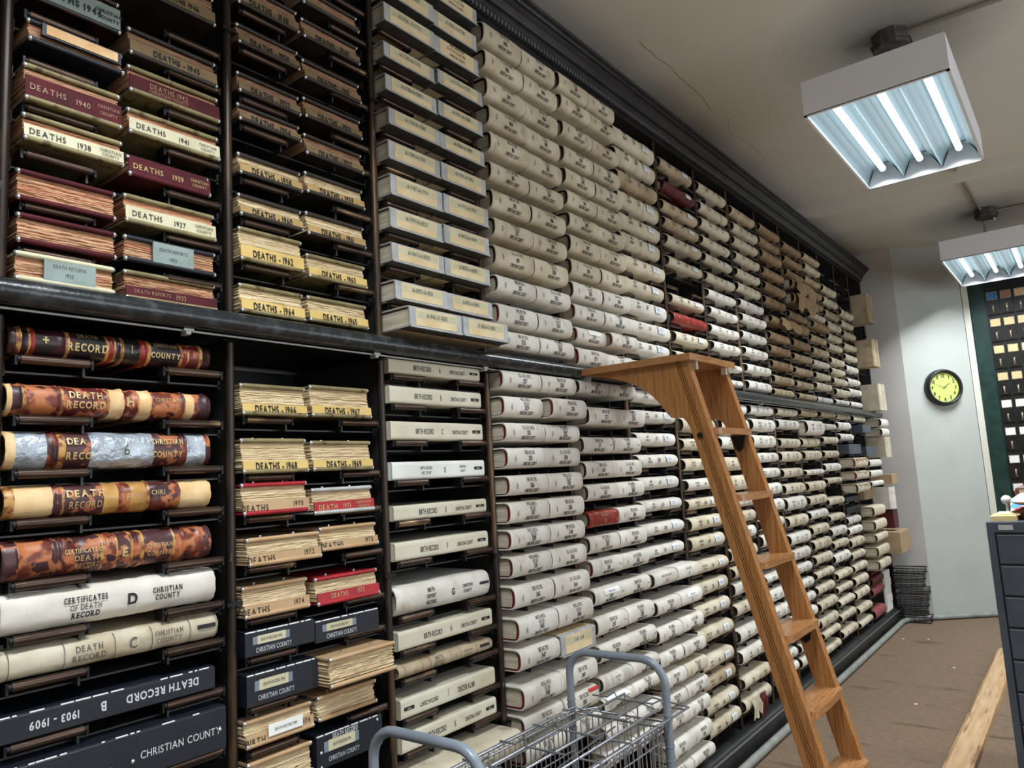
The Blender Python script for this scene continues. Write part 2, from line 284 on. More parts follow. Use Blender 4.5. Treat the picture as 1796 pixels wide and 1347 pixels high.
# ------------------------------------------------------------------ measured shelf rows: (height of book base, thickness) in metres
T = {
 'bindU': [(3.096,0.07),(2.998,0.07),(2.878,0.059),(2.765,0.061),(2.648,0.062),(2.537,0.068),(2.42,0.073),(2.317,0.07),(2.209,0.065),(2.089,0.064),(1.994,0.068)],
 'd3U': [(3.154,0.088),(3.049,0.081),(2.937,0.081),(2.827,0.082),(2.723,0.082),(2.617,0.076),(2.506,0.078),(2.401,0.075),(2.293,0.082),(2.192,0.071),(2.079,0.078),(1.989,0.073)],
 'd4U': [(3.17,0.082),(3.078,0.078),(2.957,0.074),(2.845,0.076),(2.745,0.077),(2.649,0.074),(2.552,0.073),(2.448,0.081),(2.349,0.077),(2.252,0.076),(2.162,0.07),(2.068,0.067),(1.969,0.082)],
 'c5U': [(3.121,0.088),(3.013,0.085),(2.905,0.076),(2.798,0.089),(2.695,0.077),(2.592,0.083),(2.485,0.075),(2.381,0.073),(2.274,0.077),(2.174,0.073),(2.082,0.068),(1.989,0.064)],
 'c6U': [(3.136,0.065),(3.011,0.062),(2.901,0.064),(2.812,0.058),(2.709,0.064),(2.596,0.058),(2.391,0.057),(2.289,0.062),(2.184,0.063),(2.087,0.056),(2.001,0.052)],
 'c7U': [(3.143,0.069),(3.024,0.064),(2.924,0.069),(2.822,0.061),(2.717,0.058),(2.605,0.056),(2.505,0.056),(2.399,0.055),(2.294,0.057),(2.193,0.061),(2.086,0.046),(1.995,0.046)],
 'c8U': [(3.127,0.065),(3.018,0.065),(2.93,0.059),(2.826,0.063),(2.724,0.058),(2.627,0.064),(2.524,0.057),(2.426,0.06),(2.317,0.059),(2.213,0.059),(2.105,0.058),(1.994,0.063)],
 'c9U': [(3.14,0.055),(3.045,0.059),(2.945,0.066),(2.828,0.06),(2.721,0.062),(2.621,0.064),(2.487,0.053),(2.372,0.06),(2.28,0.06),(2.175,0.059),(2.069,0.06),(1.985,0.054)],
 'c10U': [(3.121,0.059),(3.016,0.057),(2.91,0.06),(2.811,0.073),(2.696,0.081),(2.592,0.064),(2.497,0.068),(2.375,0.063),(2.276,0.055),(2.172,0.057),(2.071,0.055),(1.984,0.05)],
 'c11U': [(3.143,0.055),(3.052,0.057),(2.956,0.054),(2.856,0.064),(2.76,0.058),(2.666,0.053),(2.577,0.064),(2.476,0.058),(2.369,0.061),(2.277,0.054),(2.175,0.053),(2.09,0.059),(1.983,0.052)],
 'c12U': [(2.959,0.066),(2.856,0.066),(2.742,0.065),(2.64,0.067),(2.543,0.061),(2.458,0.059),(2.334,0.06),(2.247,0.06),(2.164,0.057),(2.065,0.062),(1.987,0.051)],
 'c13U': [(2.817,0.07),(2.723,0.06),(2.624,0.063),(2.517,0.059),(2.415,0.059),(2.31,0.061),(2.195,0.06),(2.099,0.06),(1.988,0.054)],
 'd3L': [(1.846,0.072),(1.747,0.076),(1.659,0.075),(1.565,0.075),(1.47,0.073),(1.374,0.075),(1.285,0.073),(1.19,0.073),(1.086,0.079),(0.981,0.081),(0.883,0.074),(0.76,0.081),(0.665,0.078),(0.581,0.066)],
 'd4L': [(1.855,0.076),(1.725,0.076),(1.613,0.068),(1.51,0.073),(1.421,0.069),(1.316,0.067),(1.214,0.07),(1.123,0.069),(1.014,0.068),(0.899,0.072),(0.8,0.068),(0.692,0.059),(0.614,0.065),(0.507,0.058),(0.41,0.06)],
 'c5L': [(1.849,0.06),(1.755,0.058),(1.645,0.063),(1.544,0.061),(1.439,0.06),(1.339,0.054),(1.23,0.056),(1.13,0.053)],
 'd5L': [(1.01,0.066),(0.888,0.068),(0.769,0.07),(0.66,0.066),(0.565,0.069),(0.474,0.068),(0.385,0.07),(0.263,0.076),(0.175,0.056)],
 'c6L': [(1.83,0.065),(1.716,0.075),(1.622,0.063),(1.517,0.063),(1.414,0.059),(1.315,0.058),(1.212,0.067),(1.11,0.07),(0.994,0.061),(0.883,0.069),(0.773,0.067),(0.651,0.069),(0.517,0.069),(0.425,0.068),(0.312,0.065),(0.208,0.064)],
 'c7L': [(1.83,0.07),(1.723,0.083),(1.629,0.069),(1.503,0.077),(1.388,0.086),(1.29,0.059),(1.201,0.069),(1.106,0.071),(1.0,0.07),(0.908,0.061),(0.813,0.075),(0.704,0.066),(0.563,0.073),(0.451,0.075),(0.321,0.063),(0.197,0.073)],
 'c8L': [(1.841,0.064),(1.737,0.08),(1.635,0.078),(1.541,0.061),(1.443,0.061),(1.335,0.072),(1.23,0.074),(1.125,0.066),(1.025,0.076),(0.915,0.065),(0.808,0.051),(0.687,0.075),(0.581,0.075),(0.501,0.056),(0.31,0.06),(0.397,0.059),(0.228,0.099)],
 'c9L': [(1.852,0.054),(1.758,0.068),(1.633,0.063),(1.536,0.072),(1.429,0.063),(1.319,0.069),(1.209,0.091),(1.099,0.073),(0.982,0.076),(0.876,0.076),(0.783,0.063),(0.678,0.062),(0.58,0.062),(0.485,0.065),(0.39,0.062),(0.295,0.065),(0.204,0.075)],
 'c10L': [(1.864,0.053),(1.723,0.107),(1.637,0.067),(1.541,0.068),(1.43,0.04),(1.314,0.069),(1.215,0.066),(1.112,0.062),(1.001,0.069),(0.895,0.072),(0.794,0.067),(0.692,0.056),(0.587,0.059),(0.473,0.065),(0.353,0.071),(0.283,0.052),(0.167,0.056)],
 'c11L': [(1.87,0.057),(1.774,0.049),(1.662,0.055),(1.552,0.055),(1.444,0.062),(1.347,0.047),(1.182,0.058),(1.059,0.053),(0.944,0.067),(0.853,0.057),(0.74,0.075),(0.621,0.056),(0.522,0.051),(0.422,0.053),(0.314,0.055),(0.192,0.059)],
 'c12L': [(1.87,0.054),(1.783,0.063),(1.685,0.062),(1.573,0.095),(1.46,0.091),(1.36,0.09),(1.254,0.094),(1.177,0.067),(1.085,0.066),(0.994,0.063),(0.908,0.068),(0.809,0.071),(0.709,0.063),(0.61,0.063),(0.502,0.071),(0.394,0.072),(0.28,0.061),(0.172,0.054)],
 'c13L': [(1.856,0.069),(1.754,0.086),(1.553,0.096),(1.453,0.075),(1.362,0.074),(1.282,0.058),(1.026,0.097),(0.905,0.109),(0.807,0.106),(0.682,0.116),(0.57,0.125),(0.525,0.076),(0.435,0.084),(0.34,0.084),(0.154,0.105)],
 'birth': [(1.869,0.054),(1.776,0.053),(1.665,0.056),(1.544,0.054),(1.423,0.044),(1.306,0.053),(1.147,0.084),(1.051,0.053),(0.97,0.041),(0.861,0.054),(0.768,0.052),(0.645,0.075)],
 'dr0': [(1.829,0.059),(1.708,0.064),(1.601,0.075),(1.504,0.065),(1.387,0.075),(1.286,0.077),(1.202,0.057),(1.091,0.052),(0.96,0.095)],
 'a1L': [(1.722,0.082),(1.577,0.089),(1.475,0.072),(1.354,0.068),(1.23,0.085),(1.14,0.061),(1.027,0.071),(0.926,0.063),(0.863,0.076)],
 'b1L': [(1.724,0.095),(1.578,0.083),(1.462,0.072),(1.365,0.058),(1.228,0.083),(1.133,0.066),(1.026,0.072),(0.939,0.068),(0.834,0.071)],
 'a1U': [(2.82,0.078),(2.707,0.055),(2.57,0.053),(2.492,0.046),(2.346,0.06),(2.235,0.066),(2.117,0.097),(1.982,0.083)],
 'b1U': [(2.819,0.052),(2.692,0.068),(2.576,0.055),(2.466,0.057),(2.353,0.054),(2.232,0.072),(2.11,0.072),(1.986,0.076)],
 'a0U': [(2.566,0.082),(2.485,0.068),(2.354,0.069),(2.267,0.071),(2.142,0.068),(2.06,0.05),(1.975,0.051)],
 'b0U': [(2.706,0.09),(2.552,0.064),(2.46,0.06),(2.359,0.072),(2.258,0.04),(2.147,0.074),(2.05,0.066),(1.982,0.054)],
}
ORD = 'first second third fourth fifth sixth seventh eighth ninth tenth eleventh twelfth thirteenth fourteenth fifteenth sixteenth seventeenth eighteenth nineteenth'.split()
BAY = {k: ORD[k]+' bay' for k in range(15)}

# ------------------------------------------------------------------ room
def room():
    MB().box(-3, 9.6, -5.2, .62, -.1, 0, carpet).build('floor', kind='structure')
    MB().box(-3, 9.6, -5.2, .62, 3.58, 3.7, MATS['ceiling']).build('ceiling', kind='structure')
    MB().box(-3, 9.6, .50, .62, 0, 3.58, wall_g).build('wall_back', kind='structure')
    MB().box(-3.1, -3, -5.2, .62, 0, 3.58, wall_m).build('wall_left', kind='structure')
    MB().box(-3, 9.6, -5.3, -5.2, 0, 3.58, wall_m).build('wall_front', kind='structure')
    for i, x in enumerate((-.6, 2.2, 5.0)):  # invented glowing panels with area lights, soft fill for the upper shelves
        MB().box(x, x+1.5, -5.19, -5.17, 1.0, 3.0, M('window_daylight', (255,255,255), emit=((.84,.92,1.0), 1.6))).build(f'window_{i+1}', kind='structure')
        l = bpy.data.lights.new('window_daylight', 'AREA'); l.shape = 'RECTANGLE'; l.size = 1.5; l.size_y = 2.0; l.energy = FILL_W; l.color = (.86,.93,1.0)
        o = bpy.data.objects.new('window_daylight', l); C.objects.link(o); o.location = (x+.75, -5.15, 2.0); o.rotation_euler = (radians(90), 0, 0)
    MB().box(8.05, 8.2, -.31, .5, 0, 3.58, wall_g).build('wall_right', kind='structure')
    MB().prism([(8.05,-.31),(8.465,-.82),(8.63,-.82),(8.63,-.31)], 'z', 0, 3.58, wall_m).build('wall_corner', kind='structure')
    MB().box(8.64, 8.8, -5.2, -.82, 0, 3.58, wall_m).build('wall_far', kind='structure')
    MB().box(6.14, 6.21, -5.2, .5, 3.49, 3.58, MATS['ceiling']).build('trim_beam', kind='structure')
    # base moulding of the chamfered wall, white strip beside the green cabinet
    MB().box(8.462, 8.49, -.878, -.825, 0, 3.2, M('trim_cream', (216,214,200), rough=.5)).build('trim_strip', kind='structure')
    # conduit running along the floor in front of the plinth and round the corner
    pts = [(-1,-.1,.026),(7.72,-.1,.026),(7.86,-.13,.026),(7.93,-.2,.026),(8.0,-.3,.026),(8.39,-.80,.026)]
    MB().tube(pts, .022, pipe_m, 10).build('floor_pipe', label='gray painted pipe running along the floor below the shelves', cat='pipe')
    for i, (a, b, c, d) in enumerate(((5.0,.05,8.28,-1.2),)): pass
room()

# ------------------------------------------------------------------ shelving
def clean(rows, top):
    r = sorted(rows, reverse=True); out = []
    for z, h in r:
        h2 = min(h, top-z-.02); out.append((z, round(h2,4))); top = z
    return out
UP, LO = 3.30, 1.935
COLS = {}
for k in T: T[k] = clean(T[k], UP if k.endswith('U') else LO)

def tray_mesh(w, d=.34, rollers=True):
    mb = MB(); mb.box(0, w, .02, d, -.034, -.030, steel_blk)
    mb.box(0, .006, .02, d, -.040, -.012, steel_blk); mb.box(w-.006, w, .02, d, -.040, -.012, steel_blk)
    mb.box(.30*w, .31*w, -.006, .05, -.036, -.012, steel_blk); mb.box(.69*w, .70*w, -.006, .05, -.036, -.012, steel_blk)
    if rollers:
        for a, b in ((.02,.295),(.705,.98)):
            for y in (.0, .16): mb.cyl((a*w,y,-.0095),(b*w,y,-.0095), .0090, roller_m, 8)
    return mb.mesh('shelf_tray')
WB = PC-.028
TRAY = tray_mesh(WB); TRAY0 = tray_mesh(WB, rollers=False)
rm = MB(); rm.cyl((0,0,0),(.128,0,0), .0095, roller_m, 10)
rm.cyl((-.006,0,0),(.004,0,0), .0075, iron, 8); rm.cyl((.124,0,0),(.134,0,0), .0075, iron, 8); rm.box(-.010,-.005,-.004,.03,-.012,.008,iron); rm.box(.133,.138,-.004,.03,-.012,.008,iron)
ROLL = rm.mesh('roller')
FULLROW_U = [3.13,3.02,2.92,2.82,2.71,2.60,2.495,2.39,2.29,2.19,2.085]
def shelving(tier):
    up = tier == 'U'
    z0, z1 = (1.968, 3.285) if up else (.13, 1.915)
    root = empty('roller_shelving', (X(0), 0, z0), 'tall black steel roller shelving above the counter rail, under the cornice' if up else 'black steel roller shelving below the counter rail, standing on the plinth', 'shelving', 'built-in roller shelving along the wall')
    def P(v): return (v[0]-X(0), v[1], v[2]-z0)
    dm = MB(); dm.box(-.006,.006,.012,.42,0,z1-z0,steel_blk)
    dm.add([(.0065,.03+.012*(k%2),.05+k*.05) for k in range(0)], [], steel_blk); DM = dm.mesh('divider')
    pm = MB(); pm.cyl((0,0,0),(0,0,z1-z0-.012), .0115, post_m, 10); pm.ball((0,0,z1-z0-.012), .0115, post_m, 8, (1,1,.8)); PM = pm.mesh('post')
    cl = MB(); cl.cyl((0,0,-.008),(0,0,.008), .0145, iron, 10); cl.box(-.02,.02,-.016,-.008,-.004,.004,iron); CL = cl.mesh('collar')
    for k in range(-1, 16):
        d = link('divider', DM, root, P((X(k),0,z0))); q = link('post', PM, d, (0,0,0))
        for zc in ((2.74,) if up else (1.27,.72)): link('collar', CL, d, (0,0,zc-z0))
    MB().box(-1.0, PC*15+.01, .42, .44, 0, z1-z0, steel_dk).build('back_panel', root)
    far = MB()
    for k in range(0, 15):
        if up:
            key = {0:['a0U'],1:['a1U'],2:['bindU'],3:['d3U'],4:['d4U']}.get(k, ['c%dU' % k])
            zs = list(T.get(key[0], []))
            zl = [z for z, h in zs] if zs else [2.8, 2.37]
            if k == 0: zl = [2.66, 2.565, 2.46, 2.36, 2.257, 2.147, 2.05]
            if k == 1: zl = [3.12,3.02,2.92]+zl
            if k == 2: zl = [3.199]+zl
            if k == 6: zl.append(2.50)
            if k in (12,13): zl += [3.13, 3.04]+([2.92] if k == 13 else [])
        else:
            key = {0:'dr0',1:'a1L',2:'birth',3:'d3L',4:'d4L',14:'none'}.get(k, 'c%dL' % k)
            zl = [z for z, h in T.get(key, [(1.78,0),(1.52,0),(1.27,0),(1.05,0),(.9,0),(.67,0)])]
            if k == 5: zl += [z for z, h in T['d5L']]
            if k == 2: zl = [z for z in zl if z > .7]
        for z in zl:
            if z < z0+.045: continue
            if k == 14 or (k in (12,13) and not up):
                mb = MB(); x = X(k)-X(0)+.014; zz = z-z0
                far.box(x, x+WB, .02, .34, zz-.034, zz-.030, steel_blk)
                if k != 14:
                    for a, b in ((.02,.295),(.705,.98)): far.cyl((x+a*WB,0,zz-.0095),(x+b*WB,0,zz-.0095), .009, roller_m, 6)
                continue
            near = k <= 2
            t = link('shelf_tray', TRAY0 if (near or k in (3,4)) else TRAY, root, P((X(k)+.014, 0, z)))
            if near:
                for xr in (.022, WB-.152):
                    link('roller', ROLL, t, (xr, -.012, -.0095))
    far.build('far_shelf_trays', root, kind='stuff')
shelving('U'); shelving('L')

def counter():
    root = empty('counter_rail', (X(0)-1, 0, 1.93), 'long black counter shelf with glossy round edge dividing the two shelf tiers', 'rail')
    w = PC*15+1.06
    MB().box(0, w, -.045, .42, 0, .036, steel_blk).build('counter_top', root)
    mb = MB(); xs = [0]+[i*.25+.01 for i in range(1, int(w/.25))]+[w-.05]
    mb.tube([(x,-.052,.014) for x in xs], .026, rail_m, 14)
    mb.tube([(w-.05,-.052,.014),(w,-.052,.014),(w+.05,-.04,.006),(w+.06,-.02,-.01)], .022, rail_m, 12)
    mb.build('round_edge', root)
    mb = MB(); mb.cyl((0,-.036,-.0165),(w-.1,-.036,-.0165), .0028, case_gray, 6); mb.build('under_rod', root)
    cm = MB(); cm.box(-.006,.006,-.044,-.02,-.026,-.014,case_gray); cm.box(-.012,.012,-.046,-.042,-.018,-.012,case_gray); CM = cm.mesh('rod_clip')
    for x in (1.37,1.95,2.45,3.6,4.4,5.2,6.0,6.8): link('rod_clip', CM, root, (x,0,0))
counter()

def cornice():
    root = empty('cornice', (X(0)-1, 0, 3.285), 'black moulded cornice with a row of beads along the shelf top', 'cornice')
    w = PC*15+1.0
    MB().box(0, w+.01, -.012, .42, 0, .045, steel_blk).build('frieze', root)
    pr = [(.0,.02),(-.018,.02),(-.018,.040),(-.034,.040),(-.034,.052),(-.040,.058),(-.040,.070),(-.052,.070),(-.056,.080),(-.066,.092),(-.078,.098),(-.080,.112),(-.092,.112),(-.096,.118),(-.096,.128),(-.106,.128),(-.106,.144),(.42,.144),(.42,.046),(0,.046)]
    MB().prism(pr, 'x', 0, w+.07, M('cornice_black', (34,34,38), (48,48,52), 8, rough=.45)).build('crown_moulding', root)
    bm = MB(); b = MB()
    for i in range(int(w/.022)): b.box(i*.022, i*.022+.012, -.040, -.030, .018, .036, M('bead_gray', (92,92,94), rough=.4))
    b.build('bead_row', root, kind='stuff')
cornice()

def plinth():
    root = empty('shelf_plinth', (X(0)-1, 0, 0), 'black plinth board under the shelving, behind the floor pipe', 'plinth')
    w = PC*15+1.06
    MB().prism([(-.055,.0),(-.055,.10),(-.048,.112),(-.035,.118),(-.03,.128),(.44,.128),(.44,0)], 'x', 0, w, steel_blk).build('kick_board', root)
    MB().box(0, w, -.06, -.054, .098, .106, M('plinth_edge', (110,112,114), rough=.3)).build('edge_strip', root)
plinth()

# ------------------------------------------------------------------ books
def prof(H, b, n):
    def f(z):
        t = min(1, abs(2*z/H-1)); return b*(1-(max(0, 1-t**n))**(1/n))
    return f
def cover(L, H, D, b, n, outer, inner, st, th=.0045, k=10, seed=0, wob=.0008):
    """wrap-round cover: boards and curved spine; st = [(x, proud, material)] stations"""
    rnd = random.Random(seed); f = prof(H, b, n)
    ts = [pi*i/k for i in range(k+1)]
    arc = []
    for t in ts:
        c, s = cos(t), sin(t); z = H/2*(1-math.copysign(abs(c)**(2/n), c)); y = b*(1-abs(s)**(2/n)); arc.append((y, z))
    vs = []; mb = MB(); npt = k+3
    rows = []
    for x, pr, m in st:
        row = [(x, D, .0)]
        for i, (y, z) in enumerate(arc):
            a = ts[i]; w = rnd.uniform(-wob, wob)
            row.append((x, y-(pr+w)*sin(a)-0*w, z+(pr*.6+w)*(-cos(a))))
        row.append((x, D, H)); rows.append(row)
    o = [p for r in rows for p in r]; N = len(rows)
    for j in range(N-1):
        fs = [(j*npt+i, (j+1)*npt+i, (j+1)*npt+i+1, j*npt+i+1) for i in range(npt-1)]
        mb.add(o, fs, st[j][2], True) if False else None
    # one vertex set so shading stays smooth across stations
    base = len(mb.v); mb.v += o
    for j in range(N-1):
        mi = mb.mi(st[j][2])
        for i in range(npt-1):
            mb.f.append((base+j*npt+i, base+(j+1)*npt+i, base+(j+1)*npt+i+1, base+j*npt+i+1)); mb.m.append(mi); mb.sm.append(True)
    inn = [(D, th)]+[(y+th if 0 < i < k else y, th+(z)*(H-2*th)/H) for i, (y, z) in enumerate(arc)]+[(D, H-th)]
    for e, j in ((st[0][0], 0), (st[-1][0], N-1)):
        out = rows[j]; iv = [(e, y, z) for y, z in inn]; iv2 = [(e+(.03 if j == 0 else -.03), y, z) for y, z in inn]
        fs = []
        for i in range(npt-1): fs.append((i, i+1, npt+i+1, npt+i))
        mb.add(out+iv, fs, outer)
        mb.add(iv+iv2, fs, inner)
    return mb
def page_block(L, H, D, b, m, inset=.010):
    return MB().box(inset, L-inset, b*.42+.006, D-.008, .0075, H-.0075, m)
def deed_lettering(mb, L, H, f, title, num, ink_m=None, cx=.55, county=True, emblem=True):
    im = ink_m or ink; tm = ink_m or ink_m_; lines = title.split('/')
    if len(lines) == 1: text_into(mb, lines[0], cx*L, .76*H, .0200, tm, f, .42)
    else:
        text_into(mb, lines[0], cx*L, .86*H, .0165, tm, f, .42); text_into(mb, lines[1], cx*L, .66*H, .0165, tm, f, .46)
    text_into(mb, num, cx*L, (.47 if len(lines) == 1 else .45)*H, .023, im, f, .62, True)
    if county: text_into(mb, 'CHRISTIAN COUNTY', cx*L, .20*H, .0175, im, f, .43, True)
    if emblem:
        e = .17*L; zc = .45*H; w, h = .0055, .012
        for (a, b_), (c, d) in ((((0,1)),((1,0))),(((1,0)),((0,-1))),(((0,-1)),((-1,0))),(((-1,0)),((0,1)))):
            q = [(e+a*w, zc+b_*h),(e+c*w, zc+d*h),(e+c*w*.72, zc+d*h*.72),(e+a*w*.72, zc+b_*h*.72)]
            mb.add([(u, f(z)-.0009, z) for u, z in q], [(0,1,2,3)], ink_b)
        text_into(mb, 'A', e, zc, .008, ink_b, f, .6)
        for j in range(7):
            z = .2*H+j*.1*H; x = .90*L+.0016*((j*7)%3); mb.add([(x,f(z)-.0009,z),(x+.0012,f(z)-.0009,z),(x+.0012,f(z+.06*H)-.0009,z+.06*H),(x,f(z+.06*H)-.0009,z+.06*H)], [(0,1,2,3)], ink_b)
DEEDN = [0]
def deed_book(x0, z0, L, H, p, title, num, where, lin_m=lining_d, mat=None, ink_m=None, style='canvas', extra=None, n=2.7):
    D = .36; b = .030
    root = empty('deed_book', (x0, -p, z0), where, 'book', 'deed and record books two to a bay')
    m = mat or canvas_w; DEEDN[0] += 1; rnd = random.Random(DEEDN[0]*13)
    st = [(0,-.0018,m),(.004,0,m),(.03*L,.0006,m),(.06*L,0,m),(.28*L,.0,m),(.34*L,-.0004,m),(.62*L,.0006,m),(.86*L,0,m),(.90*L,.001,m),(.94*L,0,m),(L-.004,0,m),(L,-.0022,m)]
    cover(L, H, D, b, n, m, lin_m, st, seed=DEEDN[0], wob=.0007).build('cover', root)
    page_block(L, H, D, b, pages, .012).build('page_block', root)
    f0 = prof(H, b, n); f = lambda z: f0(z)-.0011
    mb = MB(); q = [H*(.08+.84*i/10) for i in range(11)]
    for xx in (.007, L-.007):
        vs = [(xx, f0(z)+.004, z) for z in q]+[(xx, b*.42+.008+.012*abs(2*z/H-1)**2.5, z) for z in q]; mb.add(vs, [(i,11+i,12+i,i+1) for i in range(10)], lin_m)
    mb.build('spine_lining', root)
    mb = MB()
    if style == 'canvas': deed_lettering(mb, L, H, f, title, num, ink_m)
    elif style == 'plain': deed_lettering(mb, L, H, f, title, num, ink_m, cx=.5, emblem=False); text_into(mb, 'IIIIIIIII', .90*L, .5*H, .009, ink_b, f, .9)
    elif style == 'number': 
        text_into(mb, title, .5*L, .72*H, .013, ink_m or ink_b, f, .6); text_into(mb, num, .5*L, .38*H, .02, ink_m or ink_b, f, .6)
    elif style == 'ribbed':
        for q in (.06,.10,.14,.26,.30,.66,.70,.74,.78,.84,.88): mb.add([(q*L, f(z)-.001, z) for z in [H*(.05+.09*i) for i in range(11)]]+[(q*L+.0013, f(z)-.001, z) for z in [H*(.05+.09*i) for i in range(11)]], [(i,11+i,12+i,i+1) for i in range(10)], ink_b)
        text_into(mb, title, .48*L, .72*H, .010, ink_b, f, .6); text_into(mb, num, .48*L, .46*H, .016, ink_b, f, .6); text_into(mb, 'CHRISTIAN COUNTY', .48*L, .22*H, .009, ink_b, f, .5)
    if mb.v: mb.build('lettering', root)
    if extra: extra(root, L, H, f)
    return root
def ex_white_patch(root, L, H, f):
    mb = MB(); patch(mb, .36*L, .78*L, .58*H, .93*H, f, paper, .0012); mb.build('paper_label', root, label='blank white paper patch')
def ex_red_label(root, L, H, f):
    mb = MB(); patch(mb, .70*L, .99*L, .78*H, .93*H, f, redlab, .0012); mb.build('red_sticker', root)
def ex_label_lines(root, L, H, f):
    mb = MB(); patch(mb, .28*L, .78*L, .56*H, .88*H, f, paper, .0012); text_into(mb, 'MISCELLANEOUS', .53*L, .72*H, .010, M('ink_blue', (60,70,110)), f, .6, eps=.0022); mb.build('paper_label', root)

def binder(x0, z0, L, H, p, lines, label, big=None):
    D = .34
    root = empty('record_binder', (x0, -p, z0), label, 'binder', 'gray edged binders two to a shelf')
    mb = MB(); e = .0035
    pr = [(D,.0),(.005,0),(.0,.004),(0,H-.006),(.002,H-.002),(.006,H),(D,H),(D,H-.004),(.009,H-.004),(.006,H-.008),(.006,.006),(.009,.004),(D,.004)]
    mb.prism(pr, 'x', 0, L, case_gray)
    mb.build('case', root)
    b2 = MB(); b2.box(.002, L-.002, -.002, .045, -.0035, .0005, case_dark); b2.box(.0, L, -.004, -.001, -.002, .003, case_gray); b2.box(.004, L-.004, .045, D, -.003, .0005, case_tan)
    b2.box(.004, L-.004, .02, D, H-.0005, H+.002, case_tan); b2.build('base_board', root)
    MB().box(.006, L-.006, .012, D-.01, .006, H-.008, pages).build('page_block', root)
    l = MB(); l.box(.11*L, .89*L, -.0012, .001, .006, H-.007, case_tan); l.build('spine_panel', root)
    t = MB(); f = lambda z: -.0012
    if big:
        text_into(t, big[0], .5*L, .84*H, .010, ink, f, .55, True); text_into(t, lines, .48*L, .60*H, .018, ink, f, .52); text_into(t, big[1], .5*L, .30*H, .012, ink, f, .62, True)
    else:
        t.box(.13*L, .87*L, -.0016, -.001, .46*H, .80*H, cream_b); text_into(t, lines, .5*L, .63*H, .0190, ink, lambda z: -.0016, .50, serif=True)
    t.build('lettering', root)
    return root

def post_book(x0, z0, L, H, p, style, text, label, name='death_record_book', frac=.42, bare=False, sticker=None, ragged=1.0):
    """loose-leaf post book: ragged sheets between two covers with round metal-tipped edges, a lettered board across the lower front"""
    D = .33; root = empty(name, (x0, -p, z0), label, 'book', 'loose-leaf record books')
    sty = {'yellow':(yellow_b,olive_b,pages_y,ink),'tan':(tan_b,tan_b,pages_y,ink),'tanred':(tan_b,redcloth,pages_y,ink),'red':(redcloth,redcloth,pages_y,gilt),'redrod':(redcloth,case_gray,pages_y,gilt),
           'dim':(dim_b,dark_cover,pages_d,ink),'ochre':(ochre_b,dark_cover,pages_y,ink),'maroon':(maroon,olive_b,pages_o,gilt_d),'maroon2':(maroon,maroon,pages_o,gilt),'cream':(cream_b,olive_b,pages_o,ink),'gray':(gray_b,black_l,pages_o,ink),'white':(gray_b,cream_b,pages_o,ink),'navy':(paper,navy,pages_o,ink)}[style]
    band_m, cov, pg, im = sty
    rnd = random.Random(int(x0*977+z0*1313)); th = .006; r = .0058; lean = .012 if not bare else .004
    for nm, zc, yo in (('bottom_cover', r, 0), ('top_cover', H-r, lean)):
        mb = MB(); mb.box(.003, L-.003, yo+.004, D, zc-.0028, zc+.0028, cov); mb.cyl((.006,yo+.004,zc),(L-.006,yo+.004,zc), r, cov, 10)
        mb.ball((.005,yo+.004,zc), r*1.12, metal_cap, 8); mb.ball((L-.005,yo+.004,zc), r*1.12, metal_cap, 8); mb.build(nm, root)
    # ragged page block
    nz = max(14, int((H-.024)/.0017)); nx = 34; za, zb = .0115, H-.0115; vs = []
    offs = [rnd.uniform(0,.0035)*ragged for _ in range(nz+1)]; wav = [rnd.uniform(0,6) for _ in range(nz+1)]; amp = [rnd.uniform(.0002,.0009)*ragged for _ in range(nz+1)]
    gw = rnd.uniform(0,6)
    mb = MB()
    for i in range(nz+1):
        t = i/nz
        for j in range(nx+1):
            x = .004+(L-.008)*j/nx+ (0 if 0<j<nx else rnd.uniform(-.002,.002)*ragged)
            y = .006+lean*t+offs[i]+amp[i]*sin(wav[i]+j*.5)+rnd.uniform(0,.0012)*ragged
            z = za+(zb-za)*t+(.0005*ragged*sin(gw+j*.45+i*.1)+.0003*ragged*sin(j*1.3+gw))*min(1, min(t,1-t)*5)
            vs.append((x,y,z))
    fs = [(i*(nx+1)+j,i*(nx+1)+j+1,(i+1)*(nx+1)+j+1,(i+1)*(nx+1)+j) for i in range(nz) for j in range(nx)]
    mb.add(vs, fs, pg)
    for side in (0, nx):
        v2 = [vs[i*(nx+1)+side] for i in range(nz+1)]; v3 = [(v[0]+(.0006 if i%2 else -.0006), D-.01, v[2]) for i, v in enumerate(v2)]
        mb.add(v2+v3, [(i,i+1,nz+2+i,nz+1+i) for i in range(nz)], pg)
    mb.build('page_block', root)
    if not bare:
        bh = frac*H; mb = MB(); yb = .0015
        mb.prism([(yb+.002,.008),(yb,.010),(yb-.001+lean*.3,bh),(yb+.0025+lean*.3,bh)], 'x', .002, L-.002, band_m); mb.build('label_board', root)
        t = MB(); f = lambda z: yb-.0012+lean*.3*(z-.01)/bh
        for s, cx, cz, sz, xs in text:
            text_into(t, s, cx*L, cz*bh+.004, sz, im, f, xs, style in ('yellow','dim','gray','ochre'), serif=style not in ('yellow','dim','ochre'))
        if t.v: t.build('lettering', root)
    if sticker:
        t = MB(); t.box(sticker[0]*L, sticker[1]*L, -.003, -.0015, .25*H, .68*H, paper)
        text_into(t, sticker[2], (sticker[0]+sticker[1])/2*L, .46*H, .010, ink, lambda z: -.003, .62); t.build('sticker', root)
    for q in (.27, .72):
        k = MB(); k.cyl((q*L, .03+lean, H-.003),(q*L, .03+lean, H+.003), .004, metal_cap, 8); k.build('post_cap', root)
    return root

